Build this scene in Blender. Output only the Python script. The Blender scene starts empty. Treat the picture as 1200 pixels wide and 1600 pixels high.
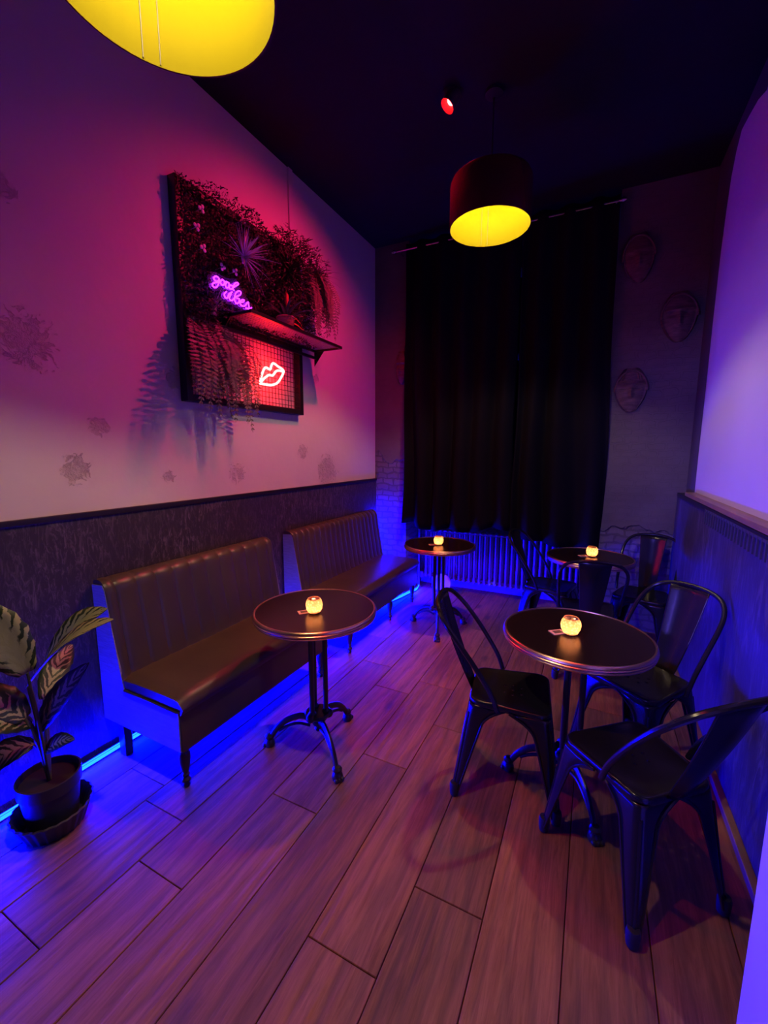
import bpy, bmesh, math, random
from mathutils import Vector, Matrix
random.seed(7)
PI = math.pi
scene = bpy.context.scene
COL = scene.collection

# ------------------------------------------------------------------ camera
cam_d = bpy.data.cameras.new('camera'); cam = bpy.data.objects.new('camera', cam_d); COL.objects.link(cam)
Rw = [[0.8948479562495693, 0.06546747645342622, -0.4415440461865484],
      [0.4463643028601662, -0.1257935762605923, 0.8859655102224512],
      [0.002458521532657999, -0.9898939264882831, -0.14178846911326332]]
cx = Vector([r[0] for r in Rw]); cy = -Vector([r[1] for r in Rw]); cz = -Vector([r[2] for r in Rw])
cam.matrix_world = Matrix(((cx.x, cy.x, cz.x, 0), (cx.y, cy.y, cz.y, 0), (cx.z, cy.z, cz.z, 1.5), (0, 0, 0, 1)))
cam_d.sensor_fit = 'HORIZONTAL'; cam_d.sensor_width = 36; cam_d.lens = 655 / 1200 * 36
cam_d.clip_start = 0.02
scene.camera = cam
vs = scene.view_settings
vs.view_transform = 'Standard'; vs.look = 'None'; vs.gamma = 1; vs.use_curve_mapping = False
vs.exposure = 0.0
w = bpy.data.worlds.new('world'); scene.world = w; w.use_nodes = True
w.node_tree.nodes['Background'].inputs[0].default_value = (0.02, 0.015, 0.06, 1)
w.node_tree.nodes['Background'].inputs[1].default_value = 0.05

# ------------------------------------------------------------------ lights
def light(name, kind, loc, energy, color, target=None, **kw):
    d = bpy.data.lights.new(name, kind); d.energy = energy; d.color = color
    for k, v in kw.items(): setattr(d, k, v)
    o = bpy.data.objects.new(name, d); COL.objects.link(o); o.location = loc
    if target is not None:
        o.rotation_euler = (Vector(target) - Vector(loc)).to_track_quat('-Z', 'Y').to_euler()
    return o
SPOT = Vector((-0.861, 2.548, 3.45))
# the red ceiling spotlight that rakes the planted wall
light('red_spot_light', 'SPOT', (-0.885, 2.54, 3.425), 118, (1, 0.012, 0.1), (-2.0, 2.5, 1.66), spot_size=math.radians(118), spot_blend=1.0, shadow_soft_size=0.02)
# added red fill over the floor, unseen above the viewer
light('red_fill_light', 'SPOT', (-0.35, 0.6, 3.45), 62, (1, 0.03, 0.05), (-0.95, 2.3, 0), spot_size=math.radians(66), spot_blend=1.0, shadow_soft_size=0.03)
# added blue fill, unseen behind the viewer, to brighten the right wall
light('blue_fill_light', 'SPOT', (-1.5, -1.4, 2.1), 620, (0.16, 0.10, 1), (0.66, 2.4, 1.4), spot_size=math.radians(38), spot_blend=1.0, shadow_soft_size=0.15)
LED_STRENGTH = 1250
BULB = 1200

# ------------------------------------------------------------------ materials
def mat(name, color=(0.5, 0.5, 0.5), rough=0.5, metal=0.0, **kw):
    m = bpy.data.materials.new(name); m.use_nodes = True
    b = m.node_tree.nodes['Principled BSDF']
    b.inputs['Base Color'].default_value = (*color, 1); b.inputs['Roughness'].default_value = rough
    b.inputs['Metallic'].default_value = metal
    for k, v in kw.items(): b.inputs[k].default_value = v
    return m
def N(m, t, **kw):
    n = m.node_tree.nodes.new(t)
    for k, v in kw.items(): setattr(n, k, v)
    return n
def L(m, a, b): m.node_tree.links.new(a, b)
def coords(m, scale=(1, 1, 1), rot=(0, 0, 0)):
    g = N(m, 'ShaderNodeNewGeometry'); mp = N(m, 'ShaderNodeMapping')
    mp.inputs['Scale'].default_value = scale; mp.inputs['Rotation'].default_value = rot
    L(m, g.outputs['Position'], mp.inputs[0]); return mp.outputs[0]
def ramp(m, src, stops):
    r = N(m, 'ShaderNodeValToRGB'); e = r.color_ramp.elements
    while len(e) < len(stops): e.new(0.5)
    for i, (p, c) in enumerate(stops):
        e[i].position = p; e[i].color = (*c, 1) if len(c) == 3 else c
    L(m, src, r.inputs[0]); return r.outputs[0]
def noise(m, vec, scale, detail=4, rough=0.5, dist=0.0):
    n = N(m, 'ShaderNodeTexNoise'); n.inputs['Scale'].default_value = scale; n.inputs['Detail'].default_value = detail
    n.inputs['Roughness'].default_value = rough; n.inputs['Distortion'].default_value = dist
    L(m, vec, n.inputs['Vector']); return n.outputs['Fac']
def bump(m, h, strength=0.3, dist=0.01, prev=None):
    b = N(m, 'ShaderNodeBump'); b.inputs['Strength'].default_value = strength; b.inputs['Distance'].default_value = dist
    L(m, h, b.inputs['Height'])
    if prev: L(m, prev, b.inputs['Normal'])
    return b.outputs[0]
def math_(m, op, a, b=None, clamp=False):
    n = N(m, 'ShaderNodeMath', operation=op); n.use_clamp = clamp
    for i, v in enumerate((a, b)):
        if v is None: continue
        if hasattr(v, 'is_linked'): L(m, v, n.inputs[i])
        else: n.inputs[i].default_value = v
    return n.outputs[0]
def mix(m, f, a, b):
    n = N(m, 'ShaderNodeMix', data_type='RGBA')
    for i, v in ((0, f), (6, a), (7, b)):
        if hasattr(v, 'is_linked'): L(m, v, n.inputs[i])
        else: n.inputs[i].default_value = v if not isinstance(v, tuple) else (*v, 1)
    return n.outputs[2]
def bsdf(m): return m.node_tree.nodes['Principled BSDF']
def emis(name, color, strength, rough=0.4):
    m = mat(name, tuple(min(1, c) for c in color), rough)
    b = bsdf(m); b.inputs['Emission Color'].default_value = (*color, 1); b.inputs['Emission Strength'].default_value = strength
    return m

def plaster_mat(name, col, col2, bstr=0.25, marks=()):
    m = mat(name, col, 0.85); v = coords(m)
    n1 = noise(m, v, 1.6, 5); n2 = noise(m, v, 22, 6, 0.6); n3 = noise(m, v, 5, 3)
    c = ramp(m, n1, [(0.3, col), (0.7, col2)])
    nb = bump(m, n2, bstr, 0.004); nb = bump(m, n3, bstr * 1.2, 0.02, nb)
    # chipped scars in the plaster at their own places
    g = N(m, 'ShaderNodeNewGeometry')
    tot = None
    for (p, r) in marks:
        dn = N(m, 'ShaderNodeVectorMath', operation='DISTANCE'); L(m, g.outputs['Position'], dn.inputs[0]); dn.inputs[1].default_value = p
        k = math_(m, 'SUBTRACT', 1.0, math_(m, 'DIVIDE', dn.outputs['Value'], r), True)
        tot = k if tot is None else math_(m, 'MAXIMUM', tot, k)
    if tot is not None:
        wn = noise(m, v, 17, 6, 0.75, 2.2)
        ed = math_(m, 'SUBTRACT', math_(m, 'ADD', math_(m, 'MULTIPLY', math_(m, 'POWER', tot, 0.5), 0.75), math_(m, 'MULTIPLY', wn, 1.7)), 1.38)
        ed = math_(m, 'MULTIPLY', ed, math_(m, 'GREATER_THAN', tot, 0.001))
        st = ramp(m, ed, [(0.0, (0, 0, 0)), (0.09, (1, 1, 1))])
        rel = mix(m, st, (0.5, 0.5, 0.5), ramp(m, noise(m, v, 26, 6, 0.8), [(0.3, (0, 0, 0)), (0.7, (0.5, 0.5, 0.5))]))
        nb = bump(m, rel, 0.9, 0.015, nb)
        c = mix(m, math_(m, 'MULTIPLY', st, 0.06), c, tuple(x * 0.6 for x in col))
    L(m, c, bsdf(m).inputs['Base Color']); L(m, nb, bsdf(m).inputs['Normal'])
    return m

M = {}
M['wall'] = plaster_mat('light_plaster', (0.66, 0.6, 0.57), (0.72, 0.66, 0.62), 0.18,
                        [((-2.1, 0.95, 1.95), 0.17), ((-2.1, 1.2, 1.62), 0.07), ((-2.1, 1.08, 1.42), 0.1), ((-2.1, 2.05, 1.36), 0.1), ((-2.1, 3.1, 1.33), 0.22),
                         ((-2.1, 2.75, 1.5), 0.09), ((-2.1, 1.62, 1.9), 0.09), ((-2.1, 0.92, 2.5), 0.08), ((-2.1, 1.55, 1.36), 0.06), ((-2.1, 2.95, 2.1), 0.06)])
M['wallR'] = plaster_mat('pale_plaster_right', (0.66, 0.6, 0.57), (0.72, 0.66, 0.62), 0.12)
M['dark_plaster'] = mat('dark_wall_plaster', (0.08, 0.07, 0.075), 0.8)
M['ceiling'] = mat('black_painted_ceiling', (0.006, 0.005, 0.007), 0.8)
def _ceil():
    m = M['ceiling']; L(m, bump(m, noise(m, coords(m), 14, 5), 0.3, 0.01), bsdf(m).inputs['Normal'])
_ceil()

def dado_mat(name, base, stroke, sc, rough=0.55, rot=0):
    m = mat(name, base, rough); v = coords(m)
    nA = noise(m, coords(m, sc, (0.5, 0, 0)), 5, 6, 0.7, 1.2); nB = noise(m, coords(m, sc, (-0.7, 0, 0)), 6, 6, 0.7, 1.4)
    big = noise(m, v, 2.3, 3)
    s = math_(m, 'MAXIMUM', nA, nB)
    f = math_(m, 'MULTIPLY', ramp(m, s, [(0.52, (0, 0, 0)), (0.74, (1, 1, 1))]), ramp(m, big, [(0.3, (0.25,) * 3), (0.7, (1,) * 3)]))
    L(m, mix(m, f, base, stroke), bsdf(m).inputs['Base Color'])
    L(m, bump(m, s, 0.45, 0.008), bsdf(m).inputs['Normal'])
    return m
M['dadoL'] = dado_mat('brushed_dark_wall_paint', (0.034, 0.026, 0.033), (0.24, 0.19, 0.2), (1, 7.5, 2.2))
M['dadoR'] = dado_mat('streaked_dark_wall_paint', (0.045, 0.038, 0.06), (0.17, 0.15, 0.2), (1, 3, 0.6))

# pier: dark plaster that has come off the brick near the floor
def pier_mat():
    m = mat('crumbling_dark_plaster', (0.14, 0.125, 0.12), 0.85)
    g = N(m, 'ShaderNodeNewGeometry'); v = coords(m)
    sx = N(m, 'ShaderNodeSeparateXYZ'); L(m, g.outputs['Position'], sx.inputs[0])
    # brick pattern laid in the wall's own plane
    cb = N(m, 'ShaderNodeCombineXYZ'); L(m, sx.outputs[0], cb.inputs[0]); L(m, sx.outputs[2], cb.inputs[1])
    nz = N(m, 'ShaderNodeTexNoise'); nz.inputs['Scale'].default_value = 9; L(m, v, nz.inputs['Vector'])
    ad = N(m, 'ShaderNodeVectorMath', operation='MULTIPLY_ADD'); L(m, nz.outputs['Color'], ad.inputs[0]); ad.inputs[1].default_value = (0.085, 0.06, 0); L(m, cb.outputs[0], ad.inputs[2])
    br = N(m, 'ShaderNodeTexBrick'); L(m, ad.outputs[0], br.inputs['Vector']); br.inputs['Scale'].default_value = 4.2
    br.inputs['Mortar Size'].default_value = 0.035; br.inputs['Color1'].default_value = (0.15, 0.13, 0.12, 1); br.inputs['Color2'].default_value = (0.2, 0.18, 0.17, 1); br.inputs['Mortar'].default_value = (0.11, 0.1, 0.09, 1)
    # plaster is missing below about 0.95 m right, 1.45 m left with a ragged edge
    lim = math_(m, 'SUBTRACT', 1.0, math_(m, 'MULTIPLY', sx.outputs[0], 0.22))
    d = math_(m, 'SUBTRACT', lim, sx.outputs[2])
    d = math_(m, 'ADD', d, math_(m, 'MULTIPLY', math_(m, 'SUBTRACT', noise(m, v, 3.5, 4), 0.5), 1.6))
    k = ramp(m, d, [(0.0, (0, 0, 0)), (0.03, (1, 1, 1))])
    L(m, mix(m, k, ramp(m, noise(m, v, 3, 4), [(0.3, (0.12, 0.105, 0.1)), (0.7, (0.16, 0.145, 0.14))]), br.outputs['Color']), bsdf(m).inputs['Base Color'])
    inv = math_(m, 'SUBTRACT', 1.0, br.outputs['Fac'])
    h = math_(m, 'ADD', math_(m, 'MULTIPLY', math_(m, 'SUBTRACT', 1.0, k), 1.3), math_(m, 'MULTIPLY', inv, 0.6))
    h = math_(m, 'ADD', h, math_(m, 'MULTIPLY', noise(m, v, 16, 5, 0.7), math_(m, 'ADD', math_(m, 'MULTIPLY', k, 0.8), 0.12)))
    L(m, bump(m, h, 0.9, 0.02), bsdf(m).inputs['Normal'])
    return m
M['pier'] = pier_mat()

def wood_floor():
    m = mat('oak_floorboards', (0.3, 0.18, 0.11), 0.38)
    at = N(m, 'ShaderNodeAttribute', attribute_name='board'); s = N(m, 'ShaderNodeSeparateColor'); L(m, at.outputs['Color'], s.inputs[0])
    g = N(m, 'ShaderNodeNewGeometry')
    off = N(m, 'ShaderNodeVectorMath', operation='MULTIPLY_ADD'); L(m, at.outputs['Color'], off.inputs[0]); off.inputs[1].default_value = (7, 31, 13); L(m, g.outputs['Position'], off.inputs[2])
    def mp(sc):
        p = N(m, 'ShaderNodeMapping'); p.inputs['Scale'].default_value = sc; L(m, off.outputs[0], p.inputs[0]); return p.outputs[0]
    wv = N(m, 'ShaderNodeTexWave'); wv.wave_type = 'BANDS'; wv.bands_direction = 'X'
    wv.inputs['Scale'].default_value = 4.5; wv.inputs['Distortion'].default_value = 14; wv.inputs['Detail'].default_value = 4; wv.inputs['Detail Scale'].default_value = 0.8
    L(m, mp((1, 0.22, 1)), wv.inputs['Vector'])
    fine = noise(m, mp((34, 2.2, 1)), 2, 7, 0.72, 0.8)
    broad = noise(m, mp((3, 0.9, 1)), 2, 4)
    knot = N(m, 'ShaderNodeTexVoronoi'); knot.inputs['Scale'].default_value = 1.0; L(m, mp((5.5, 2.4, 1)), knot.inputs['Vector'])
    kn = ramp(m, math_(m, 'ADD', knot.outputs['Distance'], math_(m, 'MULTIPLY', noise(m, mp((20, 10, 1)), 2, 3), 0.12)), [(0.12, (1, 1, 1)), (0.24, (0, 0, 0))])
    base = ramp(m, math_(m, 'ADD', math_(m, 'MULTIPLY', fine, 0.55), math_(m, 'MULTIPLY', broad, 0.45)), [(0.38, (0.17, 0.066, 0.029)), (0.62, (0.42, 0.184, 0.086))])
    base = mix(m, math_(m, 'MULTIPLY', ramp(m, wv.outputs['Fac'], [(0.0, (1, 1, 1)), (0.35, (0, 0, 0))]), 0.42), base, (0.12, 0.065, 0.04))
    tint = mix(m, s.outputs[0], (0.72, 0.7, 0.7), (1.12, 1.08, 1.05))
    mul = N(m, 'ShaderNodeMix', data_type='RGBA', blend_type='MULTIPLY'); mul.inputs[0].default_value = 1; L(m, base, mul.inputs[6]); L(m, tint, mul.inputs[7])
    c = mix(m, math_(m, 'MULTIPLY', kn, 0.7), mul.outputs[2], (0.06, 0.03, 0.02))
    L(m, c, bsdf(m).inputs['Base Color'])
    L(m, ramp(m, fine, [(0.2, (0.6,) * 3), (0.8, (0.44,) * 3)]), bsdf(m).inputs['Roughness'])
    L(m, bump(m, math_(m, 'ADD', fine, math_(m, 'MULTIPLY', wv.outputs['Fac'], 0.6)), 0.22, 0.003), bsdf(m).inputs['Normal'])
    return m
M['floor'] = wood_floor()
M['gap'] = mat('dark_floor_gap', (0.02, 0.012, 0.01), 0.9)
M['black_trim'] = mat('black_dado_rail', (0.012, 0.01, 0.012), 0.45)
M['ledge_wood'] = mat('varnished_wood_ledge', (0.42, 0.24, 0.1), 0.4)
def simple_wood(m, sc):
    n = noise(m, coords(m, sc), 6, 5, 0.6, 0.5); c = bsdf(m).inputs['Base Color'].default_value[:3]
    L(m, ramp(m, n, [(0.3, tuple(x * 0.65 for x in c)), (0.7, c)]), bsdf(m).inputs['Base Color'])
simple_wood(M['ledge_wood'], (8, 1, 8))
M['skirting'] = mat('worn_wood_skirting', (0.3, 0.17, 0.09), 0.5); simple_wood(M['skirting'], (8, 1, 8))
M["leather"] = mat("olive_brown_leather", (0.085, 0.06, 0.038), 0.36)
def leather():
    m = M['leather']; v = coords(m)
    vo = N(m, 'ShaderNodeTexVoronoi'); vo.inputs['Scale'].default_value = 260; L(m, v, vo.inputs['Vector'])
    nb = bump(m, vo.outputs['Distance'], 0.12, 0.001); nb = bump(m, noise(m, v, 7, 3), 0.25, 0.01, nb)
    L(m, nb, bsdf(m).inputs['Normal'])
    L(m, ramp(m, noise(m, v, 3, 4), [(0.3, (0.058, 0.046, 0.034)), (0.7, (0.082, 0.065, 0.047))]), bsdf(m).inputs['Base Color'])
leather()
M['bench_side'] = mat('grey_painted_bench_panel', (0.32, 0.32, 0.36), 0.55); simple_wood(M['bench_side'], (3, 3, 30))
M['bench_leg'] = mat('dark_turned_wood', (0.05, 0.035, 0.03), 0.35)
M['iron'] = mat('black_cast_iron', (0.035, 0.035, 0.04), 0.32, 0.3)
def iron():
    m = M['iron']; L(m, bump(m, noise(m, coords(m), 60, 4), 0.2, 0.002), bsdf(m).inputs['Normal'])
iron()
M['laminate'] = mat('dark_wine_table_laminate', (0.012, 0.005, 0.006), 0.27)
M['brass'] = mat('brushed_brass_edging', (0.72, 0.5, 0.33), 0.3, 1.0)
M['chair'] = mat('gloss_black_sheet_steel', (0.017, 0.017, 0.022), 0.24, 0.35)
def chairm():
    m = M['chair']; L(m, bump(m, noise(m, coords(m), 9, 3), 0.08, 0.01), bsdf(m).inputs['Normal'])
chairm()
M['rubber'] = mat('matt_black_rubber', (0.015, 0.015, 0.017), 0.7)
M['radiator'] = mat('grey_radiator_enamel', (0.3, 0.3, 0.33), 0.35)
M['curtain'] = mat('black_velvet', (0.007, 0.006, 0.014), 0.95)
bsdf(M['curtain']).inputs['Specular IOR Level'].default_value = 0.1
M['steel'] = mat('brushed_steel_rod', (0.55, 0.55, 0.58), 0.25, 1.0)
M['white_plastic'] = mat('white_plastic', (0.85, 0.83, 0.8), 0.5)
M['shade_out'] = mat('dark_lacquered_shade', (0.1, 0.02, 0.02), 0.24, 0.3)
M['shade_in'] = mat('gold_shade_lining', (0.068, 0.06, 0.0002), 0.7, **{'Specular IOR Level': 0.02})
M['seam'] = mat('gold_lining_seam', (0.035, 0.026, 0.0005), 0.7)
M['bulb'] = emis('lit_bulb', (1, 0.72, 0.42), BULB)
M['led'] = emis('blue_led_strip', (0.00003, 0.0005, 1.0), LED_STRENGTH)
M['lips'] = emis('red_neon_tube', (1, 0.013, 0.012), 85)
M['pink'] = emis('pink_violet_neon_tube', (0.5, 0.016, 1.0), 8.5)
M['spot_lens'] = emis('lit_red_lens', (1, 0.005, 0.0045), 380)
M['flame'] = emis('candle_flame', (1, 0.5, 0.22), 140)
M['wax'] = mat('cream_candle_wax', (0.8, 0.6, 0.4), 0.6)
M['frame'] = mat('black_metal_frame', (0.02, 0.018, 0.02), 0.4, 0.4)
M['mesh_metal'] = mat('grey_expanded_metal', (0.22, 0.2, 0.22), 0.4, 0.3)
M['vent'] = mat('dark_grey_vent', (0.06, 0.06, 0.065), 0.5)
M['wire'] = mat('thin_black_wire', (0.02, 0.015, 0.018), 0.5, 0.4)
M['mask'] = mat('carved_wood_mask', (0.13, 0.085, 0.07), 0.6)
def maskm():
    m = M['mask']; n = noise(m, coords(m, (1, 1, 5)), 14, 5, 0.7)
    L(m, ramp(m, n, [(0.3, (0.07, 0.045, 0.04)), (0.7, (0.2, 0.13, 0.11))]), bsdf(m).inputs['Base Color']); L(m, bump(m, n, 0.4, 0.006), bsdf(m).inputs['Normal'])
maskm()
M['pot'] = mat('dark_plastic_pot', (0.03, 0.03, 0.04), 0.45)
M['basket'] = mat('woven_basket_pot', (0.3, 0.16, 0.08), 0.7)
M['soil'] = mat('potting_soil', (0.03, 0.02, 0.015), 0.95)
M['card'] = mat('orange_edged_card', (0.75, 0.5, 0.4), 0.6)
M['card_ink'] = mat('dark_card_print', (0.08, 0.05, 0.04), 0.6)
M['petal'] = mat('pale_petals', (0.75, 0.65, 0.7), 0.6)
M['glass'] = mat('window_glass', (0.02, 0.02, 0.03), 0.08)
M['window'] = mat('white_window_frame', (0.5, 0.5, 0.5), 0.5)
M['acrylic'] = mat('clear_acrylic_sheet', (0.5, 0.5, 0.6), 0.15, 0, **{'Transmission Weight': 0.9})
def leafm(name, c1, c2, rough=0.5, tr=0.0):
    m = mat(name, c1, rough); L(m, ramp(m, noise(m, coords(m), 18, 3), [(0.3, c1), (0.7, c2)]), bsdf(m).inputs['Base Color'])
    return m
M['moss'] = leafm('dark_green_small_leaves', (0.008, 0.014, 0.006), (0.025, 0.036, 0.015))
M['fern'] = leafm('dusty_green_fern', (0.12, 0.14, 0.08), (0.26, 0.26, 0.16))
M['blade'] = leafm('pale_grey_green_blades', (0.35, 0.4, 0.35), (0.6, 0.62, 0.55))
M['strap'] = leafm('glossy_green_straps', (0.06, 0.1, 0.05), (0.16, 0.2, 0.1), 0.35)
M['stem'] = leafm('green_stems', (0.06, 0.1, 0.04), (0.12, 0.17, 0.07))
M['bract'] = mat('orange_red_bract', (0.55, 0.12, 0.03), 0.5)
def varieg():
    m = mat('variegated_leaf', (0.3, 0.35, 0.15), 0.4)
    at = N(m, 'ShaderNodeAttribute', attribute_name='leafuv'); s = N(m, 'ShaderNodeSeparateColor'); L(m, at.outputs['Color'], s.inputs[0])
    u, v, cr = s.outputs[0], s.outputs[1], s.outputs[2]      # u along, v = distance from midrib 0..1, cr = creaminess
    ph = math_(m, 'SUBTRACT', math_(m, 'MULTIPLY', u, 46), math_(m, 'MULTIPLY', v, 13))
    ph = math_(m, 'ADD', ph, math_(m, 'MULTIPLY', noise(m, coords(m), 40, 4), 7))
    st = math_(m, 'ADD', math_(m, 'MULTIPLY', math_(m, 'SINE', ph), 0.42), 0.5)
    k = math_(m, 'ADD', st, math_(m, 'MULTIPLY', math_(m, 'SUBTRACT', cr, v), 0.95))
    c = ramp(m, k, [(0.5, (0.03, 0.055, 0.02)), (0.68, (0.42, 0.44, 0.2))])
    L(m, c, bsdf(m).inputs['Base Color']); L(m, bump(m, st, 0.3, 0.002), bsdf(m).inputs['Normal'])
    return m
M['varieg'] = varieg()
def jarm():
    m = bpy.data.materials.new('frosted_candle_glass'); m.use_nodes = True
    nt = m.node_tree; nt.nodes.clear()
    out = nt.nodes.new('ShaderNodeOutputMaterial'); tr = nt.nodes.new('ShaderNodeBsdfTranslucent'); gl = nt.nodes.new('ShaderNodeBsdfGlossy')
    tr.inputs['Color'].default_value = (0.95, 0.72, 0.5, 1); gl.inputs['Roughness'].default_value = 0.15
    v = N(m, 'ShaderNodeTexVoronoi'); v.inputs['Scale'].default_value = 95; L(m, coords(m), v.inputs['Vector'])
    c = ramp(m, v.outputs['Distance'], [(0.0, (1.0, 0.85, 0.6)), (0.55, (0.75, 0.38, 0.2))]); L(m, c, tr.inputs['Color'])
    mx = nt.nodes.new('ShaderNodeMixShader'); mx.inputs[0].default_value = 0.12
    L(m, tr.outputs[0], mx.inputs[1]); L(m, gl.outputs[0], mx.inputs[2]); L(m, mx.outputs[0], out.inputs[0])
    return m
M['jar'] = jarm()

# ------------------------------------------------------------------ mesh helpers
def link(name, me, m, parent=None, smooth=True, auto=35):
    if isinstance(m, (list, tuple)):
        for x in m: me.materials.append(x)
    elif m: me.materials.append(m)
    if smooth:
        me.polygons.foreach_set('use_smooth', [True] * len(me.polygons))
        try: me.set_sharp_from_angle(angle=math.radians(auto))
        except Exception: pass
    o = bpy.data.objects.new(name, me); COL.objects.link(o)
    if parent: o.parent = parent
    return o
def build(name, bm, m, parent=None, smooth=True, auto=35, recalc=True):
    if recalc: bmesh.ops.recalc_face_normals(bm, faces=bm.faces)
    me = bpy.data.meshes.new(name); bm.to_mesh(me); bm.free()
    return link(name, me, m, parent, smooth, auto)
def box(bm, x0, x1, y0, y1, z0, z1, bev=0.0, mi=0):
    b = bmesh.new(); bmesh.ops.create_cube(b, size=1)
    for v in b.verts: v.co = Vector(((v.co.x + .5) * (x1 - x0) + x0, (v.co.y + .5) * (y1 - y0) + y0, (v.co.z + .5) * (z1 - z0) + z0))
    if bev: bmesh.ops.bevel(b, geom=b.edges[:], offset=bev, segments=3, profile=0.6, affect='EDGES')
    merge(bm, b, mi)
def merge(bm, b, mi=0, mtx=None):
    mp = {}
    for v in b.verts: mp[v] = bm.verts.new(mtx @ v.co if mtx else v.co)
    for f in b.faces:
        try: nf = bm.faces.new([mp[v] for v in f.verts]); nf.material_index = mi
        except ValueError: pass
    b.free()
def lathe(bm, prof, c=(0, 0, 0), seg=32, mtx=None, mi=0):
    rings = []
    c = Vector(c)
    for r, z in prof:
        if r < 1e-5: p = Vector((0, 0, z)); rings.append([bm.verts.new((mtx @ p if mtx else p + c))]); continue
        row = []
        for i in range(seg):
            a = 2 * PI * i / seg; p = Vector((r * math.cos(a), r * math.sin(a), z))
            row.append(bm.verts.new(mtx @ p if mtx else p + c))
        rings.append(row)
    for a, b in zip(rings, rings[1:]):
        for i in range(seg):
            j = (i + 1) % seg
            if len(a) == 1 and len(b) == 1: continue
            if len(a) == 1: f = (a[0], b[i], b[j])
            elif len(b) == 1: f = (a[i], a[j], b[0])
            else: f = (a[i], a[j], b[j], b[i])
            bm.faces.new(f).material_index = mi
def catmull(pts, n=8, closed=False):
    P = [Vector(p) for p in pts]; out = []; m = len(P)
    rng = range(m if closed else m - 1)
    for i in rng:
        if closed: p0, p1, p2, p3 = P[(i - 1) % m], P[i], P[(i + 1) % m], P[(i + 2) % m]
        else: p0, p1, p2, p3 = P[max(i - 1, 0)], P[i], P[i + 1], P[min(i + 2, m - 1)]
        for k in range(n):
            t = k / n
            out.append(0.5 * ((2 * p1) + (-p0 + p2) * t + (2 * p0 - 5 * p1 + 4 * p2 - p3) * t * t + (-p0 + 3 * p1 - 3 * p2 + p3) * t ** 3))
    if not closed: out.append(P[-1])
    return out
def tube(bm, pts, r, seg=10, closed=False, cap=True, squash=None, mi=0):
    P = [Vector(p) for p in pts]; n = len(P); rings = []
    up = None
    for i in range(n):
        a = P[i - 1] if (i > 0 or closed) else P[i]; b = P[(i + 1) % n] if (i < n - 1 or closed) else P[i]
        t = (b - a).normalized() if (b - a).length > 1e-9 else Vector((0, 0, 1))
        if up is None:
            up = Vector((0, 0, 1)) if abs(t.z) < 0.9 else Vector((1, 0, 0))
        u = (up - t * up.dot(t)).normalized(); up = u; v = t.cross(u)
        rr = r(i / (n - 1)) if callable(r) else r
        ra, rb = (rr, rr) if squash is None else (rr, rr * squash)
        rings.append([bm.verts.new(P[i] + u * (ra * math.cos(2 * PI * k / seg)) + v * (rb * math.sin(2 * PI * k / seg))) for k in range(seg)])
    for i in range(n if closed else n - 1):
        A, B = rings[i], rings[(i + 1) % n]
        for k in range(seg):
            j = (k + 1) % seg; bm.faces.new((A[k], A[j], B[j], B[k])).material_index = mi
    if cap and not closed:
        bm.faces.new(rings[0][::-1]).material_index = mi; bm.faces.new(rings[-1]).material_index = mi
def ribbon(bm, pts, wfun, nrm, fold=0.0, mi=0, layer=None, cr=0.5):
    """leaf or blade: a strip along pts, width wfun(t), nrm = face direction hint, fold raises the edges"""
    P = [Vector(p) for p in pts]; n = len(P); rows = []
    for i in range(n):
        a = P[max(i - 1, 0)]; b = P[min(i + 1, n - 1)]; t = (b - a).normalized(); s = t.cross(Vector(nrm))
        s = s.normalized() if s.length > 1e-4 else Vector((1, 0, 0)); u = s.cross(t)
        wd = max(wfun(i / (n - 1)), 1e-4); fr = []
        for k in ((-1, -0.5, 0, 0.5, 1) if layer else (-1, 0, 1)):
            fr.append((bm.verts.new(P[i] + s * (wd * k) + u * (fold * wd * abs(k))), i / (n - 1), abs(k)))
        rows.append(fr)
    for A, B in zip(rows, rows[1:]):
        for k in range(len(A) - 1):
            q = (A[k], A[k + 1], B[k + 1], B[k])
            f = bm.faces.new([x[0] for x in q]); f.material_index = mi
            if layer:
                for lp, x in zip(f.loops, q): lp[layer] = (x[1], x[2], cr, 1)
def solid(o, th, off=-1):
    md = o.modifiers.new('Solidify', 'SOLIDIFY'); md.thickness = th; md.offset = off
def bake(o):
    dg = bpy.context.evaluated_depsgraph_get(); dg.update()
    me = bpy.data.meshes.new_from_object(o.evaluated_get(dg)); o.modifiers.clear(); old = o.data; o.data = me
    bpy.data.meshes.remove(old)
def thing(name, label, cat, loc=(0, 0, 0), rz=0, group=None):
    o = bpy.data.objects.new(name, None); COL.objects.link(o); o.empty_display_size = 0.1
    o.location = loc; o.rotation_euler = (0, 0, rz); return tag(o, label, cat, group)
def tag(o, label, cat, group=None):
    o['label'] = label; o['category'] = cat
    if group: o['group'] = group
    return o
def struct(o): o['kind'] = 'structure'; return o
def dup(root, loc, rz=0, label=None):
    r = root.copy(); COL.objects.link(r); r.location = loc; r.rotation_euler = (0, 0, rz)
    if label: r['label'] = label
    for ch in list(root.children):
        c = ch.copy(); COL.objects.link(c); c.parent = r
        for g in ch.children:
            d = g.copy(); COL.objects.link(d); d.parent = c
    return r

# ------------------------------------------------------------------ the room
XL, XR, YB, YF, ZC = -2.1, 0.66, 4.0, -3.2, 3.51
YW = 4.46            # window wall at the back of the recess
RX0, RX1 = -1.735, 0.055   # recess sides
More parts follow.
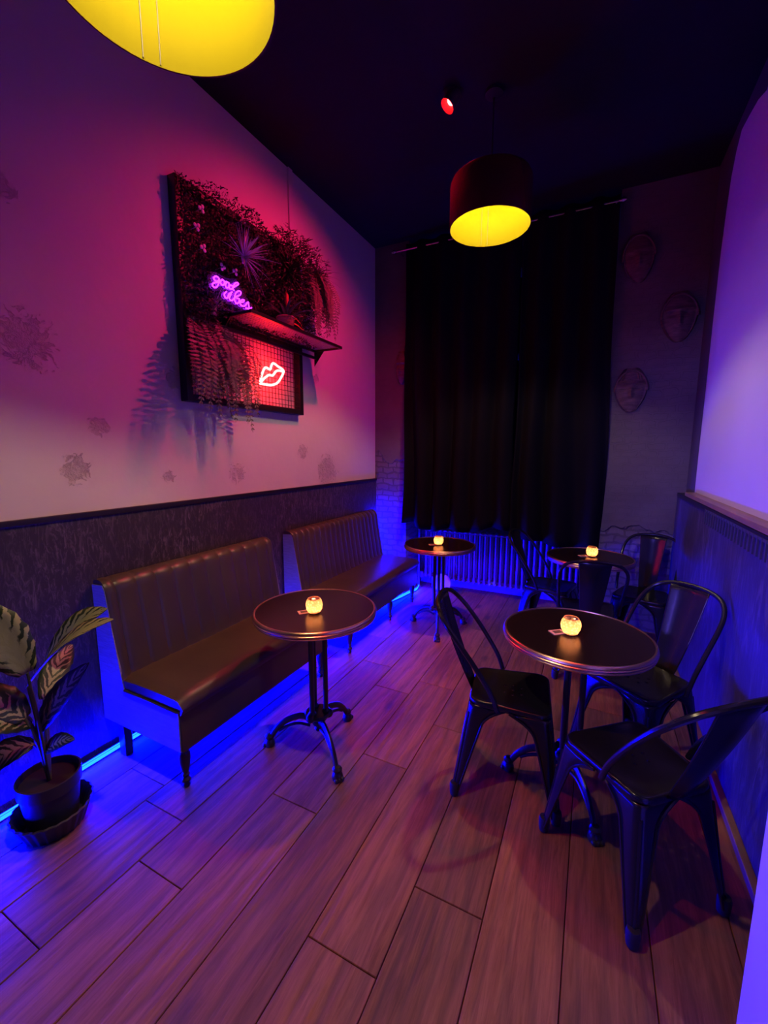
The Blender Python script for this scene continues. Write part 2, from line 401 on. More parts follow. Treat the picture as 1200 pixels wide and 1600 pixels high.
# floor: boards laid along the room
seams = [-2.12, -1.885, -1.65, -1.414, -1.181, -0.944, -0.706, -0.465, -0.228, 0.011, 0.251, 0.487, 0.72]
known = {1: [1.084, 3.1], 2: [0.495, 0.994, 2.9], 3: [0.808, 2.5], 4: [-0.9, 1.27, 2.25], 5: [-0.6, 1.668, 2.42, 3.4], 6: [0.89, 2.04, 3.1], 7: [-0.8, 1.18, 2.75], 8: [-0.3, 2.3, 3.36], 9: [-1.1, 2.6], 10: [0.2, 3.0], 11: [1.0, 2.4], 0: [0.2, 1.9]}
bm = bmesh.new(); lay = bm.loops.layers.float_color.new('board')
for i in range(len(seams) - 1):
    ys = [YF - 0.02] + sorted(known.get(i, [])) + [YW + 0.02]
    for a, b in zip(ys, ys[1:]):
        n0 = len(bm.verts); f0 = len(bm.faces); g = 0.0013
        x0, x1, y0, y1 = seams[i] + g, seams[i + 1] - g, a + g, b - g
        t = 0.0022
        vs_ = [bm.verts.new(p) for p in ((x0, y0, -0.02), (x1, y0, -0.02), (x1, y1, -0.02), (x0, y1, -0.02), (x0, y0, -t), (x1, y0, -t), (x1, y1, -t), (x0, y1, -t),
                                          (x0 + t, y0 + t, 0), (x1 - t, y0 + t, 0), (x1 - t, y1 - t, 0), (x0 + t, y1 - t, 0))]
        col = (random.random(), random.random(), random.random(), 1)
        for q in ((8, 9, 10, 11), (4, 5, 9, 8), (5, 6, 10, 9), (6, 7, 11, 10), (7, 4, 8, 11), (0, 1, 5, 4), (1, 2, 6, 5), (2, 3, 7, 6), (3, 0, 4, 7)):
            f = bm.faces.new([vs_[k] for k in q])
            for lp in f.loops: lp[lay] = col
box(bm, XL - 0.1, XR + 0.1, YF - 0.02, YW + 0.02, -0.06, -0.02, mi=1)
struct(build('floor', bm, [M['floor'], M['gap']], smooth=False, recalc=True))
bm = bmesh.new(); box(bm, XL - 0.1, XR + 0.1, YF - 0.1, YW + 0.1, ZC, ZC + 0.1); struct(build('ceiling', bm, M['ceiling'], smooth=False))
bm = bmesh.new(); box(bm, XL - 0.1, XL, YF, YB, 0, ZC); wl = struct(build('wall_left', bm, M['wall'], smooth=False))
bm = bmesh.new(); box(bm, XL, XL + 0.012, YF, YB, 0, 1.2); struct(build('trim_1', bm, M['dadoL'], smooth=False))
bm = bmesh.new(); box(bm, XL, XL + 0.022, YF, YB, 1.196, 1.222, 0.004); struct(build('trim_2', bm, M['black_trim']))
# back wall: two piers and the window wall in the recess
bm = bmesh.new()
box(bm, XL - 0.1, RX0, YB, YW + 0.1, 0, ZC); box(bm, RX1, XR + 0.15, YB, YW + 0.1, 0, ZC)
box(bm, RX0, RX1, YW, YW + 0.1, 0, 0.85); box(bm, RX0, RX1, YW, YW + 0.1, 3.25, ZC)
struct(build('wall_back', bm, M['pier'], smooth=False))
bm = bmesh.new()
for a, b in ((RX0, RX0 + .07), (-0.84, -0.77), (RX1 - .07, RX1)): box(bm, a, b, YW - 0.03, YW + 0.03, 0.85, 3.25, 0.006)
for a, b in ((0.85, 0.93), (2.4, 2.46), (3.17, 3.25)): box(bm, RX0, RX1, YW - 0.028, YW + 0.028, a, b, 0.006)
wn = struct(build('window_1', bm, M['window']))
bm = bmesh.new(); box(bm, RX0, RX1, YW, YW + 0.01, 0.86, 3.24); build('window_pane', bm, M['glass'], wn, smooth=False)
bm = bmesh.new(); box(bm, RX0 + 0.002, RX1 - 0.002, YW - 0.016, YW, 0, 0.09, 0.004); struct(build('baseboard_back', bm, M['window']))
# right wall
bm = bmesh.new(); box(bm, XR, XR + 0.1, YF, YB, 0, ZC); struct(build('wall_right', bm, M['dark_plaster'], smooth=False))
# pale plaster skin with a ragged curved top edge against the darker wall
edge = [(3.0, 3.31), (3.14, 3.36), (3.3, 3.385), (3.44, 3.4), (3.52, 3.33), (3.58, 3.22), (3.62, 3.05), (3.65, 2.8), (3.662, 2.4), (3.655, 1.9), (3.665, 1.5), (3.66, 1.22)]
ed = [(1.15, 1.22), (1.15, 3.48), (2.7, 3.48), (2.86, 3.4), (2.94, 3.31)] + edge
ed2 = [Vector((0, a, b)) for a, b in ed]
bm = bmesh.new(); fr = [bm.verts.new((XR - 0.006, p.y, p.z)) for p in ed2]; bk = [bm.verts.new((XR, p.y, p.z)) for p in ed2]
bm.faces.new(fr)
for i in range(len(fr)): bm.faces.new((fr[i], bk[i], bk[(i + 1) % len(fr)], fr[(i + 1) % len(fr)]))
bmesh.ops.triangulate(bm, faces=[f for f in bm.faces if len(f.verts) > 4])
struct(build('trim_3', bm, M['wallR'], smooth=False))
bm = bmesh.new(); box(bm, 0.6, XR, 1.18, 3.97, 0, 1.19); struct(build('trim_4', bm, M['dadoR'], smooth=False))
bm = bmesh.new(); box(bm, 0.592, XR, 1.18, 3.62, 1.196, 1.222, 0.003); tr = struct(build('trim_5', bm, M['ledge_wood']))
bm = bmesh.new(); box(bm, 0.588, 0.602, 1.2, 3.9, 1.165, 1.194, 0.002); tr = struct(build('trim_6', bm, M['black_trim']))
bm = bmesh.new()
y = 1.3
while y < 2.95:
    box(bm, 0.583, 0.59, y, y + 0.012, 1.1, 1.18, 0.001); y += 0.048
box(bm, 0.585, 0.6, 1.28, 2.96, 1.17, 1.182); 
struct(build('trim_7', bm, M['vent'], smooth=False))
bm = bmesh.new(); box(bm, 0.572, 0.6, 1.2, 3.95, 0, 0.035, 0.004); struct(build('baseboard_right', bm, M['skirting']))
# white pilaster close on the right
bm = bmesh.new(); box(bm, 0.418, XR + 0.05, 0.6, 1.19, 0, ZC, 0.006); struct(build('wall_right_pilaster', bm, M['wallR'], smooth=False))
bm = bmesh.new(); box(bm, XL - 0.1, XR + 0.1, YF - 0.1, YF, 0, ZC); struct(build('wall_front', bm, M['dark_plaster'], smooth=False))

# conduit on the left wall
bm = bmesh.new(); box(bm, XL + 0.0, XL + 0.016, 2.645, 2.69, 2.86, ZC - 0.003, 0.003)
tag(build('cable_trunking', bm, M['wall']), 'thin pale cable trunking running down the left wall above the plant panel', 'cable cover')

# blue LED strip along the foot of the left wall
bm = bmesh.new()
zl = 0.024
led_runs = [catmull([(-2.058, 0.3, zl), (-2.058, 0.7, zl), (-2.056, 1.25, zl), (-2.054, 2.2, zl), (-2.02, 2.9, zl), (-1.92, 3.3, zl), (-1.76, 3.58, zl), (-1.70, 3.78, zl), (-1.67, 3.95, zl), (-1.64, 4.1, zl), (-1.66, 4.2, zl)], 8),
            catmull([(-1.72, 3.9, zl), (-1.85, 3.91, zl), (-1.98, 3.91, zl), (-2.04, 3.91, 0.05), (-2.06, 3.91, 0.2), (-2.06, 3.91, 0.85)], 8)]  # added unseen run up the corner behind the far bench, lights the pier
# a slim channel whose diffuser looks out and slightly down at the floor
n = Vector((0.9, 0, -0.43)); up_ = Vector((0.43, 0, 0.9))
for p in led_runs:
  prev = None
  for i, q in enumerate(p):
      a_ = p[max(i - 1, 0)]; b_ = p[min(i + 1, len(p) - 1)]; tg = (b_ - a_).normalized()
      if abs(tg.z) > 0.8: nn = Vector((1, 0, 0)).lerp(Vector((0.3, 1, 0)), 0.8).normalized(); uu = tg.cross(nn).normalized()
      else:
          hd = Vector((tg.y, -tg.x, 0)).normalized(); nn = hd * 0.9 + Vector((0, 0, -0.43)); uu = hd * 0.43 + Vector((0, 0, 0.9))
      row = [bm.verts.new(q + uu * s_ * 0.014 + nn * d_) for s_, d_ in ((-1, 0), (1, 0), (1.15, -0.001), (1.15, -0.009), (-1.15, -0.009), (-1.15, -0.001))]
      if prev:
          for k in range(6):
              f = bm.faces.new((prev[k], prev[(k + 1) % 6], row[(k + 1) % 6], row[k])); f.material_index = 0 if k in (0, 2) else 1
      prev = row
led = tag(build('led_strip', bm, [M['led'], M['frame']], smooth=False), 'glowing blue light strip on the floor along the left wall, with an added unseen run up the corner', 'led strip')

# ------------------------------------------------------------------ banquette benches
def bench(y0, y1, label, legs, nch):
    ln = y1 - y0
    t = thing('banquette_bench', label, 'bench', (-2.0, y0, 0), 0, 'leather banquettes along the left wall')
    # local x: 0 = -2.0 world
    def X(x): return x + 2.0
    # base box
    bm = bmesh.new(); box(bm, X(-2.075), X(-1.535), 0.012, ln - 0.012, 0.2, 0.385, 0.004); build('seat_base', bm, M['leather'], t)
    for s, nm in ((0, 0), (1, 1)):
        bm = bmesh.new(); ya, yb = (0, 0.013) if s == 0 else (ln - 0.013, ln)
        prof = [(-2.078, 0.2), (-1.53, 0.2), (-1.53, 0.388), (-1.9, 0.395), (-1.912, 0.45), (-1.985, 0.86), (-2.0, 0.885), (-2.078, 0.88)]
        A = [bm.verts.new((X(a), ya, b)) for a, b in prof]; B = [bm.verts.new((X(a), yb, b)) for a, b in prof]
        bm.faces.new(A); bm.faces.new(B[::-1])
        for i in range(len(A)): bm.faces.new((A[i], A[(i + 1) % 8], B[(i + 1) % 8], B[i]))
        build('side_panel', bm, M['bench_side'], t, smooth=False)
    # seat cushion: rounded slab crowned in the middle with a front roll
    bm = bmesh.new(); nx, ny = 16, 26
    x0, x1, z0, zt = X(-1.94), X(-1.505), 0.375, 0.452
    grid = []
    for j in range(ny + 1):
        v = j / ny; row = []
        for i in range(nx + 1):
            u = i / nx; x = x0 + (x1 - x0) * u
            e = min(1, (1 - u) * 9); ey = min(1, min(v, 1 - v) * ln / 0.035)
            z = zt + 0.012 * math.sin(PI * u) * (0.6 + 0.4 * math.sin(PI * v)) - 0.03 * (1 - math.sqrt(max(0, 1 - (1 - e) ** 2))) - 0.016 * (1 - math.sqrt(max(0, 1 - (1 - ey) ** 2)))
            z -= 0.004 * math.exp(-((v - 0.5) / 0.2) ** 2)
            row.append(bm.verts.new((x, 0.004 + v * (ln - 0.008), z)))
        grid.append(row)
    for j in range(ny):
        for i in range(nx): bm.faces.new((grid[j][i], grid[j][i + 1], grid[j + 1][i + 1], grid[j + 1][i]))
    # skirts of the cushion down to the base
    rim = [grid[0][i] for i in range(nx + 1)] + [grid[j][nx] for j in range(1, ny + 1)] + [grid[ny][i] for i in range(nx - 1, -1, -1)]
    low = [bm.verts.new((min(v.co.x, X(-1.517)), v.co.y, z0)) for v in rim]
    mid = [bm.verts.new((v.co.x + (0.004 if v.co.x > x1 - 0.01 else 0), v.co.y, 0.405)) for v in rim]
    for R1, R2 in ((rim, mid), (mid, low)):
        for i in range(len(rim) - 1): bm.faces.new((R1[i], R1[i + 1], R2[i + 1], R2[i]))
    bm.faces.new(low)
    sc = build('seat_cushion', bm, M['leather'], t, auto=60)
    bm = bmesh.new(); tube(bm, [(X(-1.9), -0.001, 0.392), (X(-1.535), -0.001, 0.388), (X(-1.517), 0.01, 0.386), (X(-1.515), ln - 0.01, 0.386), (X(-1.535), ln + 0.001, 0.388), (X(-1.9), ln + 0.001, 0.392)], 0.0045, 8)
    build('piping', bm, M['leather'], sc)
    # apron below cushion to the legs (upholstered front)
    bm = bmesh.new(); box(bm, X(-1.536), X(-1.522), 0.006, ln - 0.006, 0.195, 0.4, 0.004); build('front_apron', bm, M['leather'], t)
    # channelled backrest
    bm = bmesh.new(); pitch = (ln - 0.1) / nch; n = nch * 10; prof = []
    bp = [(-1.900, 0.44), (-1.912, 0.47), (-1.93, 0.58), (-1.95, 0.70), (-1.965, 0.80), (-1.972, 0.855), (-1.985, 0.885), (-2.01, 0.905), (-2.045, 0.91), (-2.07, 0.9)]
    bp = [(q.x, q.y) for q in catmull([(a, b, 0) for a, b in bp], 4)]
    rows = []
    for k in range(n + 1 + 8):
        # flat borders at the ends
        if k < 4: y = 0.003 + 0.047 * k / 4; d = 0 if k else -0.006
        elif k > n + 4: y = ln - 0.05 + 0.047 * (k - n - 4) / 4; d = 0 if k < n + 8 else -0.006
        else:
            y = 0.05 + (k - 4) / n * (ln - 0.1); ph = ((k - 4) / 10) % 1
            d = -0.009 * (1 - abs(math.sin(PI * ph)) ** 0.45)
        row = []
        for q, (a, b) in enumerate(bp):
            tq = q / (len(bp) - 1); fade = min(1, tq * 8) * (1 if tq < 0.72 else max(0.25, 1 - (tq - 0.72) * 3))
            row.append(bm.verts.new((X(a) + d * fade * (1 if tq < 0.7 else 0.5), y, b + d * fade * (0.15 if tq < 0.7 else 0.8))))
        rows.append(row)
    for A, B in zip(rows, rows[1:]):
        for i in range(len(bp) - 1): bm.faces.new((A[i], A[i + 1], B[i + 1], B[i]))
    for row in (rows[0], rows[-1]):
        c1 = bm.verts.new((X(-2.07), row[0].co.y, 0.44)); bm.faces.new(row + [c1])
    ba = [bm.verts.new((X(-2.07), r[0].co.y, 0.44)) for r in (rows[0], rows[-1])]
    bm.faces.new((rows[0][-1], rows[-1][-1], ba[1], ba[0]))
    bmesh.ops.remove_doubles(bm, verts=bm.verts, dist=0.0002)
    build('backrest', bm, M['leather'], t, auto=50)
    for (ly) in legs:
        bm = bmesh.new()
        lathe(bm, [(0, 0), (0.013, 0), (0.016, 0.008), (0.012, 0.02), (0.02, 0.03), (0.021, 0.038), (0.013, 0.05), (0.018, 0.062), (0.013, 0.07), (0.02, 0.1), (0.025, 0.14), (0.024, 0.165), (0.017, 0.178), (0.026, 0.186), (0.028, 0.2), (0, 0.2)], (X(-1.56), ly - y0, 0), 20)
        build('front_leg', bm, M['bench_leg'], t)
    for ly in (0.05, ln - 0.05):
        bm = bmesh.new(); box(bm, X(-2.03), X(-1.985), ly - 0.02, ly + 0.02, 0, 0.2, 0.003); build('back_leg', bm, M['bench_leg'], t)
    return t
bench(1.09, 2.22, 'long olive brown leather banquette with channelled back, nearest bench beside the potted plant', (1.13, 2.18), 10)
bench(2.45, 3.82, 'brown leather banquette farther down the left wall, ending near the radiator', (2.555, 3.255, 3.77), 17)

# ------------------------------------------------------------------ bistro tables
def make_table(label, loc, rz):
    t = thing('bistro_table', label, 'table', loc, rz, 'round bistro tables')
    bm = bmesh.new(); lathe(bm, [(0, 0.715), (0.283, 0.715), (0.287, 0.74), (0, 0.74)], seg=96); build('tabletop', bm, M['laminate'], t, auto=40)
    bm = bmesh.new()
    lathe(bm, [(0.281, 0.706), (0.29, 0.706), (0.295, 0.709), (0.297, 0.714), (0.294, 0.7175), (0.2985, 0.72), (0.2995, 0.7255), (0.2965, 0.7285), (0.298, 0.733), (0.296, 0.739), (0.291, 0.743), (0.285, 0.7425), (0.284, 0.739)], seg=96)
    build('edge_band', bm, M['brass'], t)
    bm = bmesh.new(); lathe(bm, [(0, 0.69), (0.06, 0.69), (0.075, 0.7), (0.12, 0.705), (0.12, 0.7145), (0, 0.7145)], seg=32)
    for k in range(3):
        a = k * 2 * PI / 3; d = Vector((math.cos(a), math.sin(a), 0)); tube(bm, [Vector((0, 0, 0.7)) + d * 0.05, Vector((0, 0, 0.705)) + d * 0.22], lambda s: 0.014 - 0.006 * s, 8)
    build('top_plate', bm, M['iron'], t)
    for k in range(3):
        a = k * 2 * PI / 3 + PI / 3; c = (0.042 * math.cos(a), 0.042 * math.sin(a), 0)
        bm = bmesh.new(); lathe(bm, [(0, 0.19), (0.019, 0.19), (0.02, 0.205), (0.0125, 0.215), (0.0125, 0.66), (0.016, 0.67), (0.02, 0.685), (0.02, 0.692), (0, 0.692)], c, 16)
        build('column', bm, M['iron'], t)
    bm = bmesh.new()
    lathe(bm, [(0, 0.085), (0.01, 0.087), (0.018, 0.1), (0.012, 0.113), (0.026, 0.125), (0.038, 0.15), (0.032, 0.165), (0.06, 0.176), (0.068, 0.188), (0.06, 0.196), (0, 0.196)], seg=24)
    for k in range(3):
        a = k * 2 * PI / 3 + PI / 3; b2 = bmesh.new(); bmesh.ops.create_icosphere(b2, subdivisions=2, radius=0.024)
        merge(bm, b2, 0, Matrix.Translation((0.055 * math.cos(a), 0.055 * math.sin(a), 0.185)))
    build('hub', bm, M['iron'], t)
    for k in range(3):
        a = k * 2 * PI / 3; d = Vector((math.cos(a), math.sin(a), 0)); z = Vector((0, 0, 1)); s = Vector((-math.sin(a), math.cos(a), 0))
        bm = bmesh.new()
        cp = catmull([d * r + z * h for r, h in ((0.03, 0.15), (0.075, 0.168), (0.12, 0.16), (0.17, 0.135), (0.21, 0.098), (0.238, 0.055), (0.25, 0.03))], 5)
        tube(bm, cp, lambda q: 0.017 - 0.004 * q, 10, squash=0.8)
        tube(bm, [q + z * 0.012 for q in cp[2:-4]], lambda q: 0.007, 8)
        cp2 = catmull([d * r + z * h for r, h in ((0.04, 0.115), (0.1, 0.128), (0.16, 0.11), (0.2, 0.085))], 5)
        tube(bm, cp2, 0.008, 8)
        # lion paw foot
        lathe(bm, [(0, 0), (0.024, 0), (0.027, 0.012), (0.024, 0.028), (0.017, 0.038), (0.022, 0.046), (0.022, 0.054), (0.014, 0.064), (0, 0.066)], d * 0.252, 16)
        for q in (-1, 0, 1):
            b2 = bmesh.new(); bmesh.ops.create_uvsphere(b2, u_segments=10, v_segments=8, radius=0.0105); merge(bm, b2, 0, Matrix.Translation(d * 0.274 + s * (q * 0.0145) + z * 0.0105))
        build('leg', bm, M['iron'], t)
    return t
TA = [((-1.177, 1.612, 0), math.atan2(-0.155, 0.225), 'round dark bistro table with brass edge in front of the nearest banquette'),
      ((-1.115, 3.28, 0), math.radians(-72), 'round bistro table in front of the radiator, beside the far banquette'),
      ((-0.022, 1.88, 0), math.radians(-62), 'nearest round bistro table on the right, among three metal chairs'),
      ((0.012, 3.38, 0), math.radians(20), 'round bistro table at the back right, mostly hidden behind a chair back')]
t0 = make_table(TA[0][2], TA[0][0], TA[0][1])
for loc, rz, lb in TA[1:]: dup(t0, loc, rz, lb)

# ------------------------------------------------------------------ candles and cards
def make_candle(label, loc, rz):
    t = thing('candle_holder', label, 'candle', loc, rz, 'lit candles on the tables')
    bm = bmesh.new(); seg = 12
    prof = [(0.0, 0.002), (0.022, 0.002), (0.03, 0.008), (0.038, 0.024), (0.041, 0.042), (0.037, 0.06), (0.03, 0.07), (0.028, 0.072)]
    lathe(bm, prof, seg=seg); b = build('glass_jar', bm, M['jar'], t, auto=12)
    bm = bmesh.new(); lathe(bm, [(0.026, 0.071), (0.0285, 0.0735), (0.0305, 0.072), (0.029, 0.069)], seg=24); build('jar_rim', bm, M['jar'], b)
    bm = bmesh.new(); lathe(bm, [(0, 0.004), (0.019, 0.004), (0.019, 0.018), (0.016, 0.019), (0, 0.0185)], seg=20); build('wax', bm, M['wax'], t)
    bm = bmesh.new(); lathe(bm, [(0, 0.02), (0.0045, 0.025), (0.0058, 0.031), (0.0035, 0.04), (0, 0.048)], seg=12); build('flame', bm, M['flame'], t)
    return t
CA = [((-1.147, 1.56, 0.7405), 0.4, 'lit amber glass candle holder on the table in front of the nearest banquette'),
      ((-1.11, 3.24, 0.7405), 1.0, 'small lit candle holder on the table in front of the radiator'),
      ((-0.044, 1.855, 0.7405), 0.1, 'glowing orange glass candle holder on the nearest right table among the metal chairs'),
      ((0.027, 3.385, 0.7405), 0.8, 'lit candle holder on the back right table near the brick corner')]
c0 = make_candle(CA[0][2], CA[0][0], CA[0][1])
for loc, rz, lb in CA[1:]: dup(c0, loc, rz, lb)
def make_card(label, loc, rz):
    t = thing('table_card', label, 'card', loc, rz, 'small cards beside the candles')
    bm = bmesh.new(); box(bm, -0.03, 0.03, -0.022, 0.022, 0, 0.0025, 0.0006); build('card_board', bm, M['card'], t)
    bm = bmesh.new(); box(bm, -0.019, 0.019, -0.012, 0.012, 0.0025, 0.003); build('printed_panel', bm, M['card_ink'], t)
    return t
KA = [((-1.195, 1.547, 0.7402), 0.9, 'small card with an orange border beside the candle on the nearest banquette table'),
      ((-1.155, 3.22, 0.7402), 0.6, 'tiny card beside the candle on the table in front of the radiator'),
      ((-0.094, 1.85, 0.7402), 0.7, 'small card beside the candle on the nearest right table'),
      ((-0.03, 3.37, 0.7402), 0.5, 'tiny card beside the candle on the back right table')]
k0 = make_card(KA[0][2], KA[0][0], KA[0][1])
for loc, rz, lb in KA[1:]: dup(k0, loc, rz, lb)

# ------------------------------------------------------------------ sheet steel armchairs; local +y = front
def make_chair(label, loc, rz):
    t = thing('metal_chair', label, 'chair', loc, rz, 'black sheet metal chairs')
    SZ = 0.435
    cor = {(-1, 1): (-0.172, 0.165), (1, 1): (0.172, 0.165), (-1, -1): (-0.15, -0.165), (1, -1): (0.15, -0.165)}
    foot = {(-1, 1): (-0.21, 0.215), (1, 1): (0.21, 0.215), (-1, -1): (-0.195, -0.225), (1, -1): (0.195, -0.225)}
    # seat outline: rounded trapezoid
    def outline(s=1.0):
        P = []
        for (sx, sy), a0 in (((1, 1), 0), ((-1, 1), 90), ((-1, -1), 180), ((1, -1), 270)):
            x, y = cor[(sx, sy)]; r = 0.05
            c = Vector((x - sx * r, y - sy * r))
            for k in range(7):
                a = math.radians(a0 + 15 * k); P.append(Vector((c.x + r * math.cos(a), c.y + r * math.sin(a))) * s)
        return P
    bm = bmesh.new(); rings = []
    for s, z in ((0.0, 0.438), (0.45, 0.438), (0.75, 0.4405), (0.9, 0.4445), (0.965, 0.447), (1.0, 0.4455), (1.02, 0.44), (1.022, 0.43), (1.012, 0.42), (0.99, 0.42), (0.985, 0.43), (0.95, 0.4375), (0.75, 0.4345), (0.4, 0.432), (0.0, 0.432)):
        if s == 0: rings.append([bm.verts.new((0, 0, z))])
        else: rings.append([bm.verts.new((p.x, p.y, z)) for p in outline(s)])
    for a, b in zip(rings, rings[1:]):
        n = max(len(a), len(b))
        for i in range(n):
            j = (i + 1) % n
            if len(a) == 1: bm.faces.new((a[0], b[i], b[j]))
            elif len(b) == 1: bm.faces.new((a[i], a[j], b[0]))
            else: bm.faces.new((a[i], a[j], b[j], b[i]))
    seat = build('seat', bm, M['chair'], t, auto=50)
    bm = bmesh.new()
    for (hx, hy) in ((0, 0), (0.042, 0), (-0.042, 0), (0.026, 0.036), (-0.026, 0.036), (0.026, -0.036), (-0.026, -0.036)):
        lathe(bm, [(0, 0.42), (0.0065, 0.42), (0.0065, 0.46), (0, 0.46)], (hx, hy + 0.01, 0), 10)
    cut = build('cutter', bm, M['chair'], smooth=False)
    seat.parent = None
    md = seat.modifiers.new('b', 'BOOLEAN'); md.operation = 'DIFFERENCE'; md.object = cut; md.solver = 'EXACT'
    bake(seat); seat.parent = t; cd = cut.data; bpy.data.objects.remove(cut); bpy.data.meshes.remove(cd)
    # legs: folded sheet, wings flare at the top into the arched skirt
    for key in cor:
        sx, sy = key; c0 = Vector((*cor[key], 0)); f0 = Vector((*foot[key], 0)); bm = bmesh.new(); rows = []
        halfx = abs(cor[key][0]); halfy = 0.165
        zs = [0.424, 0.41, 0.395, 0.38, 0.365, 0.35, 0.33, 0.3, 0.25, 0.19, 0.12, 0.06, 0.028]
        for z in zs:
            s = (0.424 - z) / 0.424; c = c0.lerp(f0, s ** 0.9); k = max(0, (z - 0.335) / 0.089)
            base = 0.062 * (1 - s) + 0.02
            wx = base + (halfx - base - 0.001) * (k ** 2.4); wy = base + (halfy - base - 0.001) * (k ** 2.4)
            r = min(0.032, base * 0.7)
            pts = [Vector((c.x - sx * wx, c.y, z)), Vector((c.x - sx * (wx * 0.5 + r * 0.5), c.y, z)), Vector((c.x - sx * r, c.y, z))]
            for q in (1, 2, 3, 4):
                a = q / 5 * PI / 2; pts.append(Vector((c.x - sx * (r - r * math.sin(a)), c.y - sy * (r - r * math.cos(a)), z)))
            pts += [Vector((c.x, c.y - sy * r, z)), Vector((c.x, c.y - sy * (wy * 0.5 + r * 0.5), z)), Vector((c.x, c.y - sy * wy, z))]
            rows.append([bm.verts.new(p) for p in pts])
        for A, B in zip(rows, rows[1:]):
            for i in range(len(A) - 1): bm.faces.new((A[i], A[i + 1], B[i + 1], B[i]))
        # rolled rib along the free edges
        for idx in (0, -1): tube(bm, [r[idx].co.copy() for r in rows], 0.0042, 6)
        # pressed rib down the corner
        tube(bm, [r[4].co.copy() + Vector((0, 0, 0)) for r in rows[3:]], lambda q: 0.006 - 0.002 * q, 6)
        lg = build('leg', bm, M['chair'], t, auto=50, recalc=False); solid(lg, 0.0022, 0); bake(lg)
        bm = bmesh.new()
        lathe(bm, [(0, 0), (0.013, 0.0), (0.018, 0.005), (0.02, 0.02), (0.021, 0.05), (0.018, 0.062), (0, 0.064)], (f0.x - sx * 0.012, f0.y - sy * 0.012, 0), 16)
        build('rubber_foot', bm, M['rubber'], lg)
    # hoop: from the seat sides up round the back as armrests
    half = [(0.184, -0.045, 0.434), (0.187, -0.075, 0.51), (0.192, -0.145, 0.62), (0.193, -0.215, 0.715), (0.182, -0.265, 0.775), (0.148, -0.303, 0.82), (0.085, -0.325, 0.843), (0, -0.332, 0.85)]
    full = [(-a, b, c) for a, b, c in half] + [h for h in half[::-1][1:]]
    bm = bmesh.new(); tube(bm, catmull(full, 5), 0.0105, 10)
    hp = build('back_hoop', bm, M['chair'], t)
    # splat
    bm = bmesh.new(); rows = []
    for i in range(13):
        s = i / 12; z = 0.425 + s * 0.42; y = -0.168 - 0.163 * s - 0.008 * math.sin(PI * s); hw = 0.05 + 0.042 * s ** 0.8
        rows.append([bm.verts.new((hw * k, y + 0.02 * k * k * (0.35 + 0.4 * s) - (0.004 if abs(k) < 0.5 and 0.08 < s < 0.92 else 0), z)) for k in (-1, -0.92, -0.6, -0.4, 0, 0.4, 0.6, 0.92, 1)])
    for A, B in zip(rows, rows[1:]):
        for k in range(8): bm.faces.new((A[k], A[k + 1], B[k + 1], B[k]))
    sp = build('back_splat', bm, M['chair'], t, auto=60); solid(sp, 0.003, 0); bake(sp)
    return t
def face(dx, dy): return math.atan2(-dx, dy)
CH = [((-0.272, 1.835, 0), face(1, 0.13), 'black metal chair left of the nearest right table, with drilled seat holes showing'),
      ((0.197, 1.594, 0), face(-0.66, 0.75), 'closest black metal chair seen from behind, beside the white pilaster at the right'),
      ((0.26, 2.215, 0), face(-0.64, -0.77), 'glossy black metal chair near the right wall, behind the nearest right table'),
      ((-0.255, 3.54, 0), face(0.98, -0.2), 'black metal chair on the left of the back table, in front of the radiator'),
      ((0.02, 3.09, 0), face(-0.08, 1), 'black metal chair seen squarely from behind, pushed up to the back right table'),
      ((0.385, 3.6, 0), face(-0.25, -0.97), 'black metal chair in the far right corner below the carved masks')]
ch0 = make_chair(CH[0][2], CH[0][0], CH[0][1])
for loc, rz, lb in CH[1:]: dup(ch0, loc, rz, lb)

# ------------------------------------------------------------------ radiator, pipe
t = thing('column_radiator', 'long low column radiator in the recess under the black curtains', 'radiator', (RX0 + 0.05, 4.37, 0))
bm = bmesh.new()
for yy in (-0.045, 0.045):
    tube(bm, [(0, yy, 0.13), (0, yy, 0.63)], 0.0125, 10)
for zz in (0.12, 0.64):
    tube(bm, [(0, -0.05, zz), (0, -0.025, zz + (0.015 if zz > .3 else -0.015)), (0, 0.025, zz + (0.015 if zz > .3 else -0.015)), (0, 0.05, zz)], 0.014, 10)
    tube(bm, [(-0.0275, 0, zz), (0.0275, 0, zz)], 0.02, 12)
sec = build('radiator_section', bm, M['radiator'], t); sec.location = (0.06, 0, 0)
for i in range(1, 30):
    c = sec.copy(); COL.objects.link(c); c.parent = t; c.location = (0.06 + i * 0.055, 0, 0)
for x in (0.14, 1.6):
    bm = bmesh.new(); box(bm, x - 0.012, x + 0.012, -0.04, 0.04, 0, 0.11, 0.003); build('radiator_foot', bm, M['radiator'], t)
bm = bmesh.new(); tube(bm, [(0.06, 0, 0.12), (0.0, 0, 0.12), (-0.02, 0.0, 0.12)], 0.012, 10); lathe(bm, [(0, -0.03), (0.024, -0.03), (0.026, 0.02), (0.018, 0.035), (0, 0.036)], (0.0, -0.02, 0.12), 16)
build('radiator_valve', bm, M['radiator'], t)
bm = bmesh.new(); tube(bm, [(RX0 + 0.03, 4.31, 0.0), (RX0 + 0.03, 4.31, 3.5)], 0.013, 12)
tag(build('heating_pipe', bm, M['radiator']), 'slim vertical heating pipe at the left side of the window recess', 'pipe')
